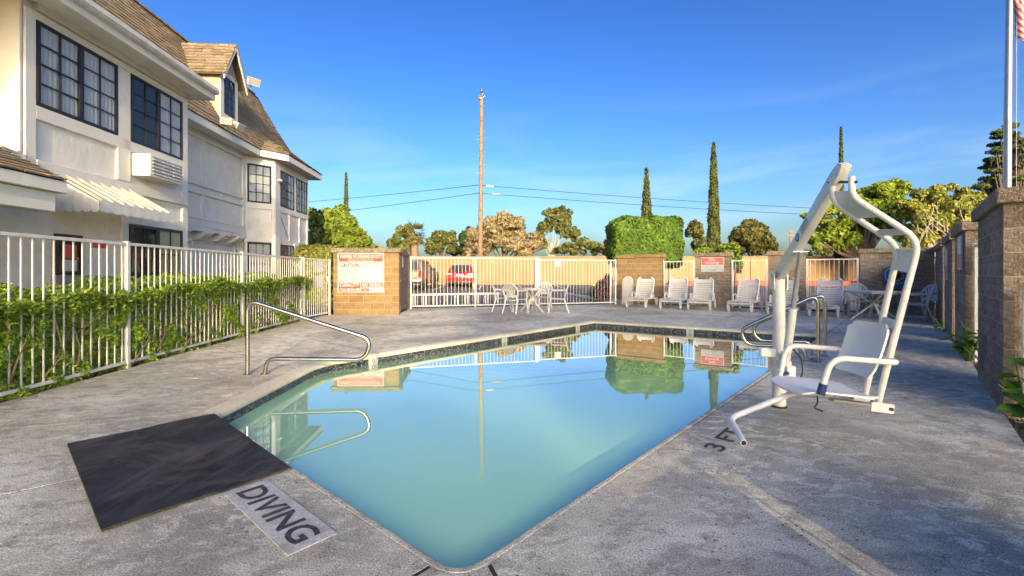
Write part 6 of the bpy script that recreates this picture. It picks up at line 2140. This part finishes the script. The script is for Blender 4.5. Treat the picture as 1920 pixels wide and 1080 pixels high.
for s_ in (-1, 1):
    quadpart('side_window', [(s_ * 0.885, 0.75, 1.06), (s_ * 0.885, 3.0, 1.06), (s_ * 0.70, 2.35, 1.50), (s_ * 0.69, 1.1, 1.52)], M['car_glass'], rc, (s_ * 0.01, 0, 0))
    quadpart('tail_light', [(s_ * 0.50, 0.025, 0.90), (s_ * 0.90, 0.06, 0.90), (s_ * 0.88, 0.085, 1.0), (s_ * 0.52, 0.075, 0.99)], M['sign_pale'], rc, (0, -0.03, 0))
    MB().beam((s_ * 0.90, 2.75, 1.08), (s_ * 1.08, 2.72, 1.10), 0.10, 0.15).build('mirror', M['black'], rc, bevel=0.03, segs=2)
    for y in (0.85, 3.75): wheel(rc, s_ * 0.80, y, 0.34, 0.24)
MB().box((-0.80, -0.03, 0.26), (0.80, 0.25, 0.46)).build('bumper', M['black'], rc, bevel=0.04, segs=2)
MB().box((-0.26, -0.022, 0.80), (0.26, 0.0, 0.93)).build('number_plate', M['sign_white'], rc)
tk = thing('parked_car', 'tan high-roofed vehicle half hidden by the enclosure', 'car', (ray(790) * 27 - 0.92, 27.0, lot_z(27)), R(-2.0), 'vehicles parked in the lot')
car_body([(0.0, 0.55), (-0.04, 0.75), (0.02, 1.15), (0.10, 1.22), (0.30, 1.80), (0.6, 1.86), (2.6, 1.86), (3.5, 1.30), (4.9, 1.16), (5.1, 0.95), (5.1, 0.45), (4.4, 0.40), (0.5, 0.40)], 0.97, 1.18, 0.17, M['car_tan'], tk)
quadpart('rear_window', [(-0.78, 0.11, 1.26), (0.78, 0.11, 1.26), (0.70, 0.275, 1.74), (-0.70, 0.275, 1.74)], M['car_glass'], tk, (0, -0.02, 0))
for s_ in (-1, 1):
    quadpart('tail_light', [(s_ * 0.74, 0.0, 0.80), (s_ * 0.955, 0.0, 0.80), (s_ * 0.945, 0.03, 1.18), (s_ * 0.76, 0.03, 1.18)], M['tail'], tk, (0, -0.045, 0))
    quadpart('side_window', [(s_ * 0.955, 0.5, 1.25), (s_ * 0.955, 1.5, 1.25), (s_ * 0.83, 1.5, 1.76), (s_ * 0.83, 0.62, 1.76)], M['car_glass'], tk, (s_ * 0.012, 0, 0))
    quadpart('side_window', [(s_ * 0.955, 1.58, 1.25), (s_ * 0.95, 3.25, 1.27), (s_ * 0.83, 2.55, 1.76), (s_ * 0.83, 1.58, 1.76)], M['car_glass'], tk, (s_ * 0.012, 0, 0))
    MB().beam((s_ * 0.95, 3.0, 1.28), (s_ * 1.17, 2.97, 1.32), 0.12, 0.2).build('mirror', M['black'], tk, bevel=0.03, segs=2)
    MB().beam((s_ * 0.985, 1.75, 1.08), (s_ * 0.985, 1.95, 1.08), 0.03, 0.04).build('door_handle', M['black'], tk)
    for y in (0.95, 4.15):
        wheel(tk, s_ * 0.86, y, 0.40, 0.27)
MB().box((-0.90, -0.12, 0.52), (0.90, 0.05, 0.70)).build('bumper', M['rim'], tk, bevel=0.03, segs=2)
MB().box((-0.86, -0.05, 0.74), (0.72, -0.025, 0.76)).build('tailgate_trim', M['black'], tk)

# an added belt of tall trees, unseen far behind the camera: the low sun comes over and through its tops,
# so the pool yard lies in soft shade and the far wall in sun
belt = [(2.5, 13.2, 2.3), (6.0, 14.7, 2.2), (9.2, 14.7, 2.1), (12.9, 18.6, 2.3), (16.4, 19.0, 2.5), (20.0, 19.3, 2.5), (23.6, 19.5, 2.6)]
for k, (x, h, r) in enumerate(belt):
    y = -45 + 0.6 * math.sin(k * 2.1)
    t = thing('added_shade_tree', 'unseen tall tree added behind the camera to shade the pool yard', 'tree', (x, y, -0.1), 0, 'unseen shade trees added behind the camera')
    bl = [(np.array([x, y, h - r * 1.05]), np.array([r, r, r * 1.05])), (np.array([x + 0.4, y, h - r * 2.2]), np.array([r * 1.15, r, r * 1.2])), (np.array([x - 0.4, y, max(11.5, h - r * 3.0)]), np.array([r * 1.15, r, r * 0.9]))]
    pts, d = crown_points(bl, 5600, hole=0.12, freq=0.9, shell=0.3, seed=k)
    ok = ~((np.abs(pts[:, 0] - 11.27) < 0.62) & (pts[:, 2] > 11.4) & (pts[:, 2] < 14.5))     # leaves cut away so the sun draws a streak on the deck
    pts, d = pts[ok], d[ok]
    fast_quads('crown', leaf_quads(pts, d, 0.34) - np.array(t.location), L['dark'], t)
    MB().tube([(0, 0, 0), (0.1, 0, h * 0.5), (0, 0, h * 0.92)], 0.3, 8, radii=[0.4, 0.3, 0.08]).build('trunk', M['bark'], t)
